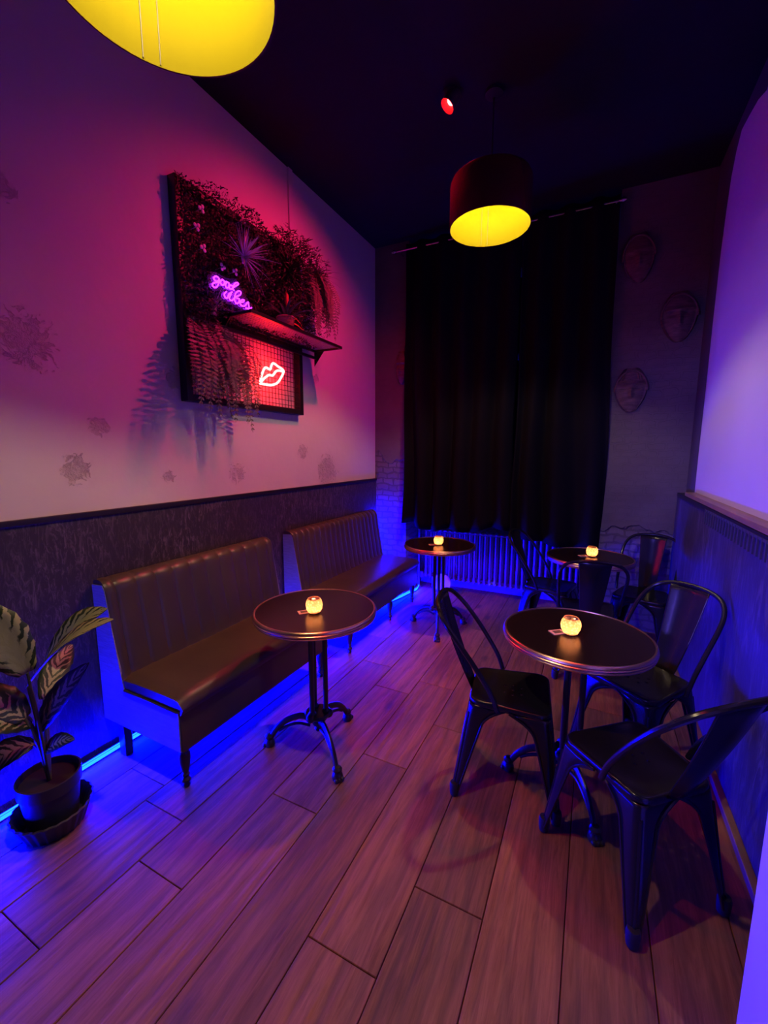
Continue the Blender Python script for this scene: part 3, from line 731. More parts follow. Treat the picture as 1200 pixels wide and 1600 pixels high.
# round white disc leaning near the radiator
bm = bmesh.new(); mt = Matrix.Translation((-1.39, 4.2, 0.098)) @ Matrix.Rotation(math.radians(80), 4, 'X')
lathe(bm, [(0, -0.012), (0.09, -0.012), (0.098, -0.006), (0.098, 0.004), (0.092, 0.01), (0.06, 0.013), (0.03, 0.009), (0, 0.009)], seg=40, mtx=mt)
tag(build('round_disc', bm, M['white_plastic']), 'round white disc standing on the floor against the radiator, behind the table stem', 'disc')

# ------------------------------------------------------------------ curtains and rod
ROD_Z, ROD_Y = 3.40, 3.93
t = thing('curtain_rod', 'thin steel curtain rod across the back wall above the black curtains', 'curtain rod', (-0.85, ROD_Y, ROD_Z))
bm = bmesh.new(); tube(bm, [(-0.98, 0, 0), (0.89, 0, 0)], 0.011, 12); build('rod', bm, M['steel'], t)
for x in (-1.0, 0.91):
    bm = bmesh.new(); lathe(bm, [(0, -0.03), (0.012, -0.028), (0.02, -0.012), (0.02, 0.005), (0.012, 0.015), (0.011, 0.03), (0, 0.03)], seg=16, mtx=Matrix.Translation((x, 0, 0)) @ Matrix.Rotation(PI / 2 if x < 0 else -PI / 2, 4, 'Y'))
    build('finial', bm, M['steel'], t)
for x in (-0.94, 0.0, 0.87):
    bm = bmesh.new(); tube(bm, [(x, 0.0, -0.012), (x, 0.04, -0.02), (x, YB - ROD_Y if x else YB - ROD_Y + 0.35, -0.02)], 0.006, 8); build('rod_bracket', bm, M['steel'], t)
def curtain(x0, x1, z0f, label, seed, folds, yoff=0.0, flare=0.0):
    rnd = random.Random(seed); ph = [rnd.uniform(0, 6.28) for _ in range(6)]
    nu, nv = int(folds * 16), 40; bm = bmesh.new(); rows = []
    for j in range(nv + 1):
        v = j / nv; row = []
        for i in range(nu + 1):
            u = i / nu; z0 = z0f(u); z = (ROD_Z + 0.05) * (1 - v) + z0 * v
            amp = 0.026 + 0.03 * v
            a = 2 * PI * folds * u + 0.6 * math.sin(2.2 * v + ph[0]) * v + 0.9 * math.sin(5 * u + ph[4]) * v
            y = ROD_Y + yoff * v + amp * math.sin(a) * (1 - 0.35 * v * math.sin(7 * u + ph[1])) + 0.014 * v * math.sin(23 * u + ph[2] + 2 * v) + 0.02 * v * math.sin(3 * u + ph[3])
            x = x0 + (x1 + flare * v - x0) * u + 0.012 * math.cos(a * 1.0) * v + 0.015 * v * math.sin(9 * v + u * 5 + ph[5])
            row.append(bm.verts.new((x, y, z)))
        rows.append(row)
    for A, B in zip(rows, rows[1:]):
        for i in range(nu): bm.faces.new((A[i], A[i + 1], B[i + 1], B[i]))
    o = build('curtain', bm, M['curtain'], None, auto=80, recalc=False); solid(o, 0.003, 0); bake(o)
    return tag(o, label, 'curtain', 'black curtains over the window')
curtain(-1.73, -0.67, lambda u: 0.78 - 0.05 * math.sin(4 * u) + 0.02 * math.sin(17 * u) - 0.04 * (u > 0.5) * (u - 0.5), 'wider black velvet curtain on the left, its hem just above the radiator', 3, 5)
curtain(-0.655, 0.045, lambda u: 0.70 + 0.03 * math.cos(5 * u) - 0.08 * max(0, u - 0.62), 'narrower black velvet curtain on the right, hanging beside the carved masks', 9, 3.5, flare=0.06)

# ------------------------------------------------------------------ carved masks
def mask(loc, h, wd, tilt, label, style, rz=0):
    bm = bmesh.new(); rows = []; nu, nv = 24, 30
    t = thing('carved_mask', label, 'mask', loc, rz, 'carved masks on the back wall')
    for j in range(nv + 1):
        v = j / nv; zc = (0.5 - v) * h; row = []
        half = wd / 2 * (math.sin(PI * min(1, v * 0.94 + 0.045)) ** 0.45) * (1.0 if v < 0.5 else 1 - 0.22 * ((v - 0.5) / 0.5) ** 1.5)
        for i in range(nu + 1):
            k = i / nu * 2 - 1; d = 0.05 * math.sqrt(max(0, 1 - k ** 2)) * math.sin(PI * (0.06 + 0.88 * v)) ** 0.5
            nose = math.exp(-(k / 0.13) ** 2) * (0.022 if 0.36 < v < 0.68 else 0) * min(1, max(0, (v - 0.34) / 0.2))
            brow = 0.012 * math.exp(-((v - 0.36) / 0.03) ** 2) * (1 if abs(k) < 0.85 else 0)
            eye = -0.016 * math.exp(-((v - 0.45) / 0.04) ** 2) * (math.exp(-((abs(k) - 0.42) / 0.2) ** 2))
            mouth = 0.011 * math.exp(-((v - 0.78) / 0.035) ** 2) * math.exp(-(k / 0.3) ** 2) - 0.008 * math.exp(-((v - 0.78) / 0.01) ** 2) * math.exp(-(k / 0.28) ** 2)
            rim = 0.012 * math.exp(-((abs(k) - 0.93) / 0.05) ** 2)
            hair = 0.006 * math.sin(k * 40) * (1 if v < 0.3 and style == 2 and abs(k) > 0.6 - v else 0)
            if style == 0: nose *= 0.6; eye *= 0.4; mouth *= 0.4; brow *= .5
            row.append(bm.verts.new((half * k, -(d + nose + brow + eye + mouth + rim + hair), zc)))
        rows.append(row)
    for A, B in zip(rows, rows[1:]):
        for i in range(nu): bm.faces.new((A[i], A[i + 1], B[i + 1], B[i]))
    # back plate closes the shell at the wall
    ring = [r[0] for r in rows] + rows[-1][1:] + [r[-1] for r in rows[::-1]][1:] + rows[0][::-1][1:-1]
    bk = [bm.verts.new((v.co.x * 0.98, 0.0, v.co.z)) for v in ring]
    for i in range(len(ring)): bm.faces.new((ring[i], ring[(i + 1) % len(ring)], bk[(i + 1) % len(ring)], bk[i]))
    bm.faces.new(bk)
    o = build('mask_face', bm, M['mask'], t, auto=60); o.rotation_euler = (0, tilt, 0)
    bm = bmesh.new(); n = 26
    tube(bm, [(wd * 0.49 * math.cos(a), -0.03, h * 0.47 * math.sin(a) - 0.01) for a in [PI * q / n for q in range(n + 1)]], 0.008, 8)
    b = build('brow_band', bm, M['mask'], t); b.rotation_euler = (0, tilt, 0)
mask((0.203, YB - 0.001, 2.985), 0.36, 0.22, -0.08, 'smooth carved mask highest on the wall, right of the curtains', 0)
mask((0.50, YB - 0.001, 2.515), 0.36, 0.235, -0.05, 'carved mask with a long nose hung nearest the right corner', 1)
mask((0.222, YB - 0.001, 1.995), 0.34, 0.23, -0.03, 'lowest carved mask right of the curtains, with notched brow and nose', 2)
mask((-1.795, YB - 0.001, 2.335), 0.32, 0.12, 0.0, 'narrow reddish carved mask on the pier left of the curtains', 1)

# ------------------------------------------------------------------ pendant lamps
def pendant(loc, R, H, label):
    t = thing('pendant_lamp', label, 'lamp', loc, 0, 'large drum pendants')
    bm = bmesh.new(); lathe(bm, [(R, 0.0), (R, 0.02), (R, H - 0.03), (R - 0.01, H - 0.008), (R - 0.03, H), (0.03, H + 0.004), (0, H + 0.004)], seg=72)
    lathe(bm, [(R, 0), (R - 0.004, 0)], seg=72)
    sh = build('lamp_shade', bm, M['shade_out'], t)
    bm = bmesh.new(); lathe(bm, [(R - 0.0045, 0.0), (R - 0.004, 0.003), (R - 0.004, H - 0.02), (R - 0.02, H - 0.01), (0.02, H - 0.008), (0, H - 0.008)], seg=72)
    build('shade_lining', bm, M['shade_in'], sh)
    bm = bmesh.new(); tube(bm, [(0, 0, H), (0, 0, ZC - loc[2])], 0.004, 8); build('cord', bm, M['rubber'], t)
    bm = bmesh.new(); lathe(bm, [(0, ZC - loc[2]), (0.05, ZC - loc[2]), (0.05, ZC - loc[2] - 0.02), (0.01, ZC - loc[2] - 0.035), (0, ZC - loc[2] - 0.035)], seg=24); build('ceiling_rose', bm, M['rubber'], t)
    bm = bmesh.new(); lathe(bm, [(0, H), (0.022, H), (0.022, H - 0.05), (0.018, H - 0.055), (0, H - 0.055)], seg=16); build('lamp_socket', bm, M['rubber'], t)
    bm = bmesh.new(); lathe(bm, [(0, H - 0.055), (0.014, H - 0.06), (0.028, H - 0.08), (0.03, H - 0.095), (0.02, H - 0.115), (0, H - 0.121)], seg=20); build('bulb', bm, M['bulb'], t)
    bm = bmesh.new()
    for a in (0.5, 0.5 + 2 * PI / 3, 0.5 + 4 * PI / 3): tube(bm, [(0.02 * math.cos(a), 0.02 * math.sin(a), H - 0.02), ((R - 0.004) * math.cos(a), (R - 0.004) * math.sin(a), H - 0.02)], 0.003, 6)
    build('spider', bm, M['rubber'], t)
    bm = bmesh.new(); a0 = math.atan2(loc[1], loc[0])
    for da in (0.05, 0.22): tube(bm, [((R - 0.006) * math.cos(a0 + da), (R - 0.006) * math.sin(a0 + da), 0.004), ((R - 0.006) * math.cos(a0 + da), (R - 0.006) * math.sin(a0 + da), H - 0.03)], 0.0016, 6)
    build('lining_seam', bm, M['seam'], sh)
pendant((-0.64, 2.66, 2.8), 0.232, 0.26, 'dark drum pendant lamp with glowing yellow inside hanging before the curtains')
pendant((-0.875, 0.705, 2.475), 0.235, 0.3, 'glowing yellow drum pendant cut off at the top left of the photo')

# ------------------------------------------------------------------ ceiling spotlight
t = thing('ceiling_spotlight', 'small red glowing spotlight fixed on the black ceiling', 'spotlight', (SPOT.x, SPOT.y, ZC))
ax = (Vector((-1.6, 2.1, 2.3)) - SPOT).normalized(); rot = ax.to_track_quat('Z', 'Y').to_matrix().to_4x4()
mt = Matrix.Translation(SPOT - t.location) @ rot
bm = bmesh.new(); lathe(bm, [(0, -0.07), (0.028, -0.065), (0.036, -0.04), (0.044, 0.024), (0.042, 0.026), (0.038, 0.018), (0.02, -0.008), (0, -0.008)], seg=28, mtx=mt); build('spot_housing', bm, mat('spot_reflector', (0.09, 0.07, 0.07), 0.4), t)
bm = bmesh.new(); lathe(bm, [(0, 0.004), (0.016, 0.002), (0.021, -0.004), (0, -0.006)], seg=24, mtx=mt); build('spot_lens', bm, M['spot_lens'], t)
bm = bmesh.new(); lathe(bm, [(0, 0), (0.04, 0), (0.04, -0.012), (0, -0.014)], seg=24); tube(bm, [(0, 0, -0.01), (0.0, 0, -0.05)], 0.006, 8); build('ceiling_mount', bm, M['rubber'], t)

# ------------------------------------------------------------------ planted wall panel
FX = XL + 0.058   # front plane of the frame
Y0, Y1, Z0, Z1 = 1.655, 2.70, 1.78, 2.93
t = thing('plant_wall_panel', 'black framed wire panel covered with dark foliage, hung on the left wall', 'wall panel', (XL, 2.18, 2.3))
off = -Vector(t.location)
def P_(bm): bmesh.ops.translate(bm, verts=bm.verts, vec=off); return bm
bm = bmesh.new()
for a, b, c, d in ((Y0, Y0 + 0.04, Z0, Z1), (Y1 - 0.04, Y1, Z0, Z1)): box(bm, XL + 0.002, FX, a, b, c, d, 0.003)
for a, b in ((Z0, Z0 + 0.04), (Z1 - 0.04, Z1)): box(bm, XL + 0.002, FX, Y0 + 0.038, Y1 - 0.038, a, b, 0.003)
build('panel_frame', P_(bm), M['frame'], t)
bm = bmesh.new(); y = Y0 + 0.06
while y < Y1 - 0.045: tube(bm, [(FX - 0.012, y, Z0 + 0.03), (FX - 0.012, y, Z1 - 0.03)], 0.0022, 5); y += 0.034
z = Z0 + 0.06
while z < Z1 - 0.045: tube(bm, [(FX - 0.009, Y0 + 0.03, z), (FX - 0.009, Y1 - 0.03, z)], 0.0022, 5); z += 0.034
build('wire_grid', P_(bm), M['wire'], t)
# foliage mat
bm = bmesh.new(); rnd = random.Random(5)
def leaf(bm, c, dirv, nrm, ln, wd):
    d = dirv.normalized(); pts = [c, c + d * ln * 0.5 + Vector(nrm) * ln * 0.1, c + d * ln]
    ribbon(bm, pts, lambda q: wd * (0.35 + 0.65 * math.sin(PI * min(1, q + 0.05))) * (1 - q * 0.6), nrm)
def depth(y, z):  # how far the mat bulges from the wall
    e = min(1, (y - Y0) / 0.12); return 0.05 + 0.1 * e * (0.6 + 0.4 * math.sin(y * 9 + z * 5)) + (0.06 if y > 2.4 else 0)
for i in range(13000):
    y = rnd.uniform(Y0 + 0.005, Y1 + 0.02); z = rnd.uniform(2.26, Z1 + 0.015 + 0.02 * math.sin(y * 21))
    if y < 1.8 and rnd.random() < 0.25: z = rnd.uniform(2.1, 2.3)
    x = XL + 0.03 + rnd.random() ** 0.5 * depth(y, z)
    d = Vector((rnd.uniform(0, 1), rnd.uniform(-1, 1), rnd.uniform(-1, 0.9)))
    leaf(bm, Vector((x, y, z)), d, (1, rnd.uniform(-.5, .5), rnd.uniform(-.3, .6)), rnd.uniform(0.01, 0.024), rnd.uniform(0.003, 0.0065))
# taller tufts on the top edge and the overhanging right edge
for i in range(2200):
    y = rnd.uniform(2.3, 2.83); top = Z1 + 0.02 - max(0, y - 2.6) * 0.25; z = top - rnd.random() ** 1.4 * 0.55
    x = XL + 0.04 + rnd.random() * 0.19
    leaf(bm, Vector((x, y, z)), Vector((rnd.uniform(0, 1), rnd.uniform(-.6, 1), rnd.uniform(-1.4, 0.5))), (1, 0, 0.3), rnd.uniform(0.02, 0.05), rnd.uniform(0.003, 0.007))
fo = build('foliage_mat', P_(bm), M['moss'], t, smooth=False, recalc=False); fo['kind'] = 'stuff'
bm = bmesh.new(); box(bm, XL + 0.01, XL + 0.03, Y0 + 0.03, Y1 - 0.03, 2.26, Z1 - 0.02); build('foliage_backing', P_(bm), M['moss'], t, smooth=False)
# flowers
for (y, z) in ((1.752, 2.784), (2.051, 2.86), (1.716, 2.68), (1.75, 2.589), (1.878, 2.539), (1.974, 2.549)):
    bm = bmesh.new(); c = Vector((XL + 0.135, y, z))
    for k in range(3):
        a = k * 2 * PI / 3 + y * 9; b2 = bmesh.new(); bmesh.ops.create_uvsphere(b2, u_segments=8, v_segments=6, radius=0.0105)
        merge(bm, b2, 0, Matrix.Translation(c + Vector((0, math.cos(a), math.sin(a))) * 0.013) @ Matrix.Scale(0.5, 4, (1, 0, 0)))
    tube(bm, [c, c - Vector((0.06, 0, 0.004))], 0.0015, 5)
    build('flower', P_(bm), M['petal'], t)
# shelf: expanded metal plate with rails and gussets
SZ_, SX0, SX1, SY0, SY1 = 2.292, FX, -1.79, 1.9, 2.86
sh = bmesh.new()
nx_, ny_ = 10, 44; dx = (SX1 - SX0) / nx_; dy = (SY1 - SY0) / ny_
for i in range(nx_):
    for j in range(ny_):
        x0, y0 = SX0 + i * dx, SY0 + j * dy; m_ = 0.3
        o4 = [(x0, y0), (x0 + dx, y0), (x0 + dx, y0 + dy), (x0, y0 + dy)]
        i4 = [(x0 + dx * .5, y0 + dy * .16), (x0 + dx * .84, y0 + dy * .5), (x0 + dx * .5, y0 + dy * .84), (x0 + dx * .16, y0 + dy * .5)]
        O = [sh.verts.new((a, b, SZ_)) for a, b in o4]; I = [sh.verts.new((a, b, SZ_)) for a, b in i4]
        for k in range(4):
            sh.faces.new((O[k], O[(k + 1) % 4], I[k])); sh.faces.new((O[(k + 1) % 4], I[(k + 1) % 4], I[k]))
bmesh.ops.remove_doubles(sh, verts=sh.verts, dist=0.0001)
shelf = build('shelf', P_(sh), M['mesh_metal'], t, smooth=False, recalc=False); solid(shelf, 0.002, 0); bake(shelf)
bm = bmesh.new()
box(bm, SX1 - 0.012, SX1 + 0.004, SY0, SY1, SZ_ - 0.014, SZ_ + 0.006, 0.002); box(bm, SX0, SX0 + 0.016, SY0, SY1, SZ_ - 0.016, SZ_ + 0.002, 0.002)
for y in (SY0, SY1 - 0.014): box(bm, SX0, SX1, y, y + 0.014, SZ_ - 0.014, SZ_ + 0.004, 0.002)
build('shelf_rail', P_(bm), M['frame'], shelf)
bm = bmesh.new(); box(bm, SX0 + 0.01, SX0 + 0.026, SY0 - 0.02, SY1 - 0.01, SZ_ - 0.072, SZ_ - 0.052, 0.002)
for y in (2.3, ): box(bm, SX0 + 0.01, SX0 + 0.024, y, y + 0.014, SZ_ - 0.06, SZ_, 0.002)
build('lower_rail', P_(bm), M['frame'], shelf)
for y in (SY0 + 0.002, SY1 - 0.008):
    bm = bmesh.new(); tri = [(SX0, SZ_ - 0.002), (SX0 + 0.1, SZ_ - 0.002), (SX0, SZ_ - 0.12)]
    A = [bm.verts.new((a, y, b)) for a, b in tri]; B = [bm.verts.new((a, y + 0.004, b)) for a, b in tri]
    bm.faces.new(A); bm.faces.new(B[::-1])
    for i in range(3): bm.faces.new((A[i], A[(i + 1) % 3], B[(i + 1) % 3], B[i]))
    build('shelf_gusset', P_(bm), M['frame'], shelf, smooth=False)

# neon signs
GV = [[(1.8288, 2.4631), (1.8122, 2.4648), (1.7964, 2.4519), (1.8006, 2.4409), (1.8172, 2.4403), (1.8333, 2.4546), (1.8288, 2.4631), (1.8366, 2.4532), (1.8345, 2.4474), (1.8188, 2.4145), (1.7979, 2.4013), (1.7836, 2.4078), (1.7927, 2.4221), (1.8237, 2.4375), (1.8428, 2.4439)], [(1.856, 2.4624), (1.8412, 2.4446), (1.8506, 2.4326), (1.8647, 2.4373), (1.8729, 2.4553), (1.856, 2.4624)], [(1.8729, 2.4553), (1.8908, 2.4614), (1.8772, 2.4414), (1.8852, 2.4286), (1.8998, 2.436), (1.9065, 2.4563), (1.8908, 2.4614)], [(1.9298, 2.4536), (1.9115, 2.4502), (1.9051, 2.4351), (1.9175, 2.4313), (1.9326, 2.4415), (1.952, 2.4584), (1.9774, 2.4774), (1.9685, 2.4836), (1.9491, 2.4706), (1.9306, 2.4382), (1.943, 2.4317)], [(1.8838, 2.4075), (1.8649, 2.3861), (1.8744, 2.371), (1.8888, 2.3754), (1.9029, 2.4006), (1.9275, 2.4189)], [(1.9196, 2.4085), (1.9032, 2.3772), (1.9208, 2.3695), (1.9481, 2.3963), (1.9872, 2.4218), (1.9941, 2.4401), (1.9732, 2.4387), (1.9492, 2.4125), (1.9433, 2.379), (1.9573, 2.3645), (1.977, 2.3784), (1.9782, 2.3976), (1.9592, 2.3944)], [(1.9808, 2.3796), (2.0081, 2.3878), (2.0187, 2.4018), (2.001, 2.3978), (1.9845, 2.378), (1.9952, 2.3649), (2.0226, 2.3703), (2.0501, 2.4003), (2.0567, 2.3774), (2.0577, 2.3611), (2.03, 2.3614)], [(2.0459, 2.3633), (2.0619, 2.3637), (2.0789, 2.3769)]]
LIP = [[(2.2025, 1.9469), (2.2196, 2.0014), (2.2464, 2.047), (2.2676, 2.0603), (2.3049, 2.0541), (2.319, 2.0818), (2.3415, 2.1012), (2.3933, 2.0863), (2.4289, 2.078), (2.444, 2.0601), (2.4073, 2.0077), (2.3699, 1.9733), (2.3123, 1.9524), (2.2533, 1.9485), (2.2025, 1.9469)], [(2.2132, 1.9594), (2.243, 1.9858), (2.2902, 2.0153), (2.3286, 2.0186), (2.3605, 2.0493), (2.3921, 2.0616), (2.4372, 2.0619)]]
t = thing('neon_sign', 'pink violet neon sign reading good vibes, standing on the shelf', 'neon sign', (-1.96, 1.93, 2.3))
bm = bmesh.new()
for s in GV: tube(bm, catmull([(0.01, a - 1.93, b - 2.3) for a, b in s], 4), 0.0036, 8)
build('neon_tube', bm, M['pink'], t)
bm = bmesh.new()
ol = [(1.765, 2.42), (1.775, 2.475), (1.83, 2.49), (1.9, 2.487), (1.97, 2.505), (2.02, 2.46), (2.06, 2.42), (2.1, 2.39), (2.1, 2.35), (1.99, 2.345), (1.86, 2.355), (1.85, 2.395), (1.79, 2.385)]
ol = [(q.y, q.z) for q in catmull([(0, a - 1.93, b - 2.3) for a, b in ol], 4, closed=True)]
A = [bm.verts.new((0.0, a, b)) for a, b in ol]; B = [bm.verts.new((-0.004, a, b)) for a, b in ol]
bm.faces.new(A); bm.faces.new(B[::-1])
for i in range(len(A)): bm.faces.new((A[i], A[(i + 1) % len(A)], B[(i + 1) % len(A)], B[i]))
build('backing_sheet', bm, M['acrylic'], t, smooth=False)
bm = bmesh.new(); box(bm, -0.02, 0.02, -0.085, 0.02, 0.0, 0.01, 0.002)
for y in (-0.07, 0.005): box(bm, -0.006, 0.002, y - 0.006, y + 0.006, 0.0, 0.07, 0.001)
build('sign_stand', bm, M['acrylic'], t)
t = thing('neon_sign', 'glowing white and red neon sign shaped like lips, on the wire panel', 'neon sign', (FX + 0.012, 2.32, 2.03))
bm = bmesh.new()
for s in LIP: tube(bm, catmull([(0.012, a - 2.32, b - 2.03) for a, b in s], 4), 0.0082, 10)
build('neon_tube', bm, M['lips'], t)
bm = bmesh.new()
for a, b in ((2.23, 2.03), (2.34, 2.09), (2.43, 2.06), (2.3, 1.955)): tube(bm, [(-0.016, a - 2.32, b - 2.03), (0.012, a - 2.32, b - 2.03)], 0.004, 6)
build('neon_clip', bm, M['frame'], t)

# plants on the panel
def spiky(name, label, c, n, ln, wd, m, up=(1, 0, 0.4), spread=1.0, seed=1, droop=0.15, group=None):
    rnd = random.Random(seed); bm = bmesh.new(); up = Vector(up).normalized()
    for i in range(n):
        d = Vector((rnd.gauss(0, 1), rnd.gauss(0, 1), rnd.gauss(0, 1))).normalized(); d = (d * spread + up * 0.75).normalized()
        if d.x < -0.1: d.x = abs(d.x) * 0.5
        l = ln * rnd.uniform(0.6, 1.1); pts = [Vector((0, 0, 0)) + d * (l * q / 6) + Vector((0, 0, -droop * l * (q / 6) ** 2)) for q in range(7)]
        ribbon(bm, pts, lambda q: wd * (1 - q) ** 0.8 * (0.6 + q if q < 0.4 else 1), (0.3, 0.2, 1), 0.3)
    lathe(bm, [(0, -0.03), (0.012, -0.03), (0.016, 0), (0.008, 0.02), (0, 0.02)], seg=10)
    o = build(name, bm, m, None, smooth=True, recalc=False); o.location = c; return tag(o, label, 'plant', group)
spiky('spiky_air_plant', 'spiky pale plant glowing violet above the good vibes sign', (-1.90, 1.98, 2.615), 64, 0.2, 0.0065, M['blade'], seed=2, spread=1.1)
spiky('spiky_air_plant', 'small spiky grass tuft at the left end of the shelf, under the good vibes sign', (-1.99, 1.82, 2.30), 26, 0.13, 0.0045, M['blade'], up=(0.5, -0.3, 1), seed=4, spread=0.8, droop=0.05)
spiky('spiky_air_plant', 'dark spiky plant at the upper right of the plant panel', (-1.93, 2.42, 2.70), 44, 0.2, 0.008, M['moss'], seed=6, spread=1.1)
spiky('spiky_air_plant', 'dark spiky plant overhanging the right edge of the plant panel', (-1.93, 2.74, 2.78), 50, 0.2, 0.006, M['fern'], seed=8, spread=1.2, droop=0.35)
# strap-leaved plant in a basket pot on the shelf
t = thing('potted_bromeliad', 'strap leaved plant in a woven pot standing on the metal shelf', 'plant', (-1.885, 2.32, SZ_ + 0.006))
bm = bmesh.new(); lathe(bm, [(0, 0), (0.042, 0), (0.05, 0.02), (0.058, 0.06), (0.056, 0.082), (0.051, 0.082), (0.05, 0.065), (0, 0.06)], seg=28)
for k in range(7): lathe(bm, [(0.044 + k * 0.0022, 0.008 + k * 0.01), (0.049 + k * 0.0022, 0.013 + k * 0.01), (0.046 + k * 0.0022, 0.018 + k * 0.01)], seg=28)
build('basket_pot', bm, M['basket'], t)
rnd = random.Random(12)
for i in range(20):
    a = i * 2.4; el = rnd.uniform(0.5, 1.35); l = rnd.uniform(0.16, 0.27); d = Vector((math.cos(a) * math.cos(el), math.sin(a) * math.cos(el), math.sin(el)))
    if d.x < -0.1: d.x *= 0.3
    bm = bmesh.new(); pts = [Vector((0, 0, 0.06)) + d * (l * q / 9) + Vector((d.x * 0.03 * (q / 9) ** 2, d.y * 0.04 * (q / 9) ** 2, -0.09 * (q / 9) ** 2.4)) for q in range(10)]
    ribbon(bm, pts, lambda q: 0.0095 * (1 - q ** 3) , (0.2, 0.1, 1), 0.35); build('leaf', bm, M['strap'], t, recalc=False)
for (a, h) in ((0.3, 0.24),):
    bm = bmesh.new(); lathe(bm, [(0, 0.06), (0.005, 0.06), (0.006, h - 0.09), (0.014, h - 0.06), (0.012, h - 0.02), (0, h + 0.01)], (0.005, 0.01, 0), 12); build('flower_spike', bm, M['bract'], t)
for (y, z, ly) in ((0.13, 0.07, 0.07), (0.17, 0.03, 0.09)):
    bm = bmesh.new(); ribbon(bm, [Vector((0.01, 0.03, 0.06)), Vector((0.02, y * 0.6, z + 0.02)), Vector((0.02, y, z)), Vector((0.02, y + ly * 0.5, z - 0.03))], lambda q: 0.01 * math.sin(PI * (0.1 + 0.85 * q)), (1, 0, 0.6), 0.2)
    build('red_leaf', bm, M['bract'], t, recalc=False)['label'] = 'orange red leaf'
# ferns
def fern(label, c, n, seed, lmin=0.3, lmax=0.45, yspan=0.1, m='fern'):
    rnd = random.Random(seed); bm = bmesh.new()
    for i in range(n):
        a = rnd.uniform(-1.5, 1.5); l = rnd.uniform(lmin * 0.55, lmax); out = rnd.uniform(0.03, 0.19)
        o = Vector((0, rnd.uniform(-yspan, yspan), rnd.uniform(-0.02, 0.03)))
        pts = []
        for q in range(15):
            s = q / 14; pts.append(o + Vector((out * math.sin(min(1, s * 1.3) * PI / 2) + 0.01 * math.sin(i), math.sin(a) * 0.095 * s ** 0.8 * (l / 0.35), 0.035 * math.sin(PI * min(1, s * 2.2)) - l * s ** 1.25)))
        tube(bm, pts, 0.0013, 4)
        for q in range(1, 24):
            s = q / 24; k = s * 14; p = pts[int(k)].lerp(pts[min(14, int(k) + 1)], k - int(k)); tn = (pts[min(14, int(k) + 1)] - pts[int(k)]).normalized()
            side = tn.cross(Vector((1, 0, 0.2))).normalized(); wl = 0.05 * math.sin(PI * (0.12 + 0.85 * s)) ** 0.8
            for sg in (-1, 1):
                e = p + side * (sg * wl) + tn * 0.008 + Vector((rnd.uniform(-.005, .008), 0, -0.004))
                mm = p.lerp(e, 0.5); wv = tn * 0.0075
                v = [bm.verts.new(x) for x in (p, mm + wv, e, mm - wv)]; bm.faces.new(v)
    o = build('hanging_fern', bm, M[m], None, smooth=False, recalc=False); o.location = c
    return tag(o, label, 'fern', 'ferns hanging from the plant panel')
fern('dusty green fern hanging over the lower left corner of the panel frame', (-2.03, 1.75, 2.19), 19, 21, 0.33, 0.5, 0.09)
fern('longer dusty green fern hanging just left of the neon lips', (-2.03, 1.93, 2.16), 18, 22, 0.33, 0.53, 0.075)
fern('trailing fern drooping down the right side of the plant panel above the shelf end', (-1.98, 2.74, 2.8), 26, 23, 0.3, 0.5, 0.08)

# ------------------------------------------------------------------ dieffenbachia
PC = Vector((-1.87, 0.755, 0))
t = thing('potted_dumb_cane', 'large variegated leafy plant in a dark pot at the left, beside the nearest banquette', 'plant', PC)
bm = bmesh.new(); lathe(bm, [(0, 0.012), (0.082, 0.012), (0.098, 0.17), (0.105, 0.175), (0.107, 0.225), (0.1, 0.226), (0.098, 0.2), (0, 0.195)], seg=40); pt = build('pot', bm, M['pot'], t)
bm = bmesh.new(); lathe(bm, [(0, 0.196), (0.097, 0.2)], seg=24); build('soil', bm, M['soil'], pt, recalc=False)
bm = bmesh.new(); prof = [(0, 0), (0.1, 0), (0.128, 0.075), (0.135, 0.085), (0.13, 0.09), (0.122, 0.082), (0.095, 0.01), (0, 0.01)]
seg = 96; rings = []
for r, z in prof:
    if r == 0: rings.append([bm.verts.new((0, 0, z))]); continue
    rings.append([bm.verts.new(((r + 0.0035 * (1 if (i // 2) % 2 else 0)) * math.cos(2 * PI * i / seg), (r + 0.0035 * (1 if (i // 2) % 2 else 0)) * math.sin(2 * PI * i / seg), z)) for i in range(seg)])
for a, b in zip(rings, rings[1:]):
    for i in range(seg):
        j = (i + 1) % seg
        if len(a) == 1: bm.faces.new((a[0], b[i], b[j]))
        elif len(b) == 1: bm.faces.new((a[i], a[j], b[0]))
        else: bm.faces.new((a[i], a[j], b[j], b[i]))
build('ribbed_saucer', bm, M['pot'], t, auto=30)
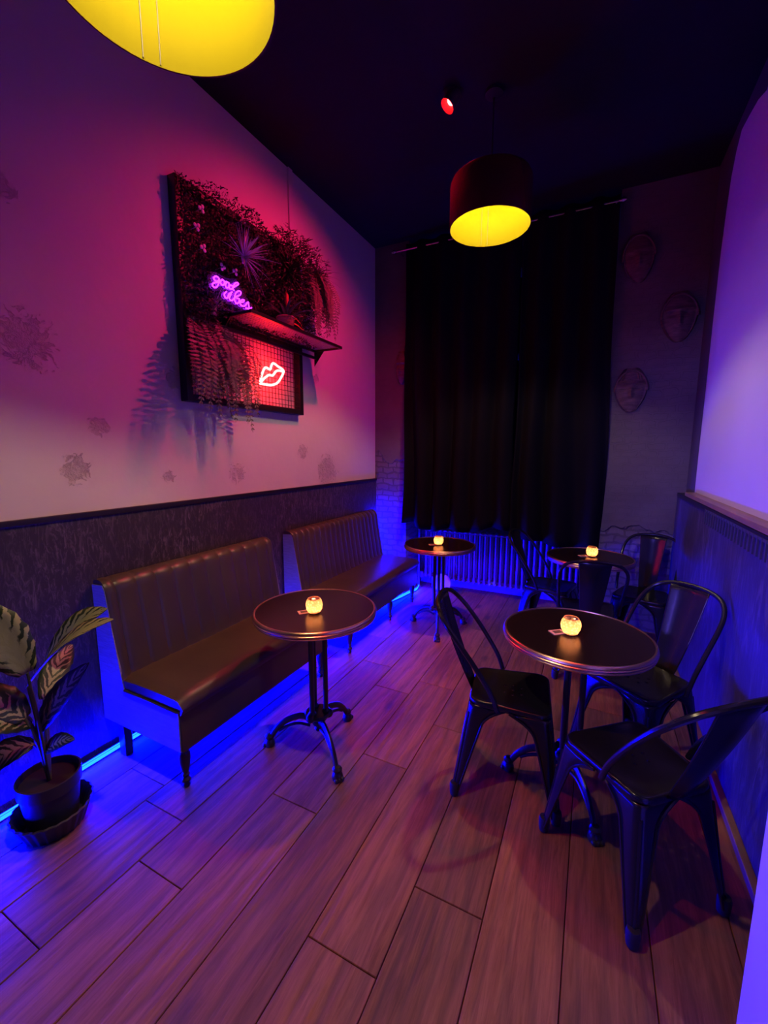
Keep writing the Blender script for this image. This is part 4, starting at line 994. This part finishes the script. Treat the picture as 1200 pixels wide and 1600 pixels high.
def bigleaf(base, tip, wd, cr, nrm, sag=0.05, stem_from=(0, 0, 0.2), side=(0, 0, 0)):
    base = Vector(base) - PC; tip = Vector(tip) - PC; sf = Vector(stem_from)
    bm = bmesh.new(); md = sf.lerp(base, 0.5) + Vector(side) * 0.5 + Vector((0, 0, 0.04))
    tube(bm, catmull([sf, md, base], 6), lambda q: 0.0085 - 0.004 * q, 8); st = build('stalk', bm, M['stem'], t)
    bm = bmesh.new(); lay = bm.loops.layers.float_color.new('leafuv'); n = 18; pts = []
    for q in range(n + 1):
        s = q / n; p = base.lerp(tip, s) + Vector((0, 0, sag * math.sin(PI * s))); pts.append(p)
    ribbon(bm, pts, lambda q: wd * math.sin(PI * min(1, 0.06 + 0.94 * q)) ** 0.75 * (1 - 0.25 * q) * (1 + 0.04 * math.sin(q * 37)), nrm, 0.22, layer=lay, cr=cr)
    bmesh.ops.remove_doubles(bm, verts=bm.verts, dist=0.00005)
    lf = build('leaf', bm, M['varieg'], t, recalc=False); solid(lf, 0.0012, 0); bake(lf)
bigleaf((-1.80, 0.70, 0.70), (-1.93, 0.60, 0.98), 0.095, 0.95, (0.75, -0.6, 0.25), 0.03)
bigleaf((-1.86, 0.72, 0.62), (-1.50, 0.85, 0.905), 0.062, 0.85, (-0.35, -0.55, 0.75), 0.05)
bigleaf((-1.98, 0.84, 0.64), (-1.75, 0.97, 0.86), 0.06, 0.7, (0.1, -0.8, 0.6), 0.04)
bigleaf((-1.88, 0.74, 0.41), (-1.627, 0.82, 0.725), 0.05, 0.35, (0.3, -0.9, 0.3), 0.02)
bigleaf((-1.865, 0.75, 0.33), (-1.70, 0.78, 0.415), 0.036, 0.35, (0.2, -0.7, 0.6), 0.015)
bigleaf((-1.90, 0.73, 0.36), (-2.0, 0.56, 0.25), 0.06, 0.5, (0.5, -0.4, 0.9), 0.04)
bigleaf((-1.86, 0.70, 0.50), (-1.96, 0.56, 0.62), 0.075, 0.25, (0.5, -0.5, 0.8), 0.03)
bigleaf((-1.87, 0.72, 0.46), (-1.86, 0.50, 0.52), 0.06, 0.3, (0.6, -0.2, 0.9), 0.04)
bigleaf((-1.9, 0.78, 0.52), (-2.0, 0.95, 0.66), 0.055, 0.4, (0.8, -0.4, 0.4), 0.03)

for o in scene.objects:
    if o.type == 'EMPTY' and o.name.startswith('cutter'): bpy.data.objects.remove(o)
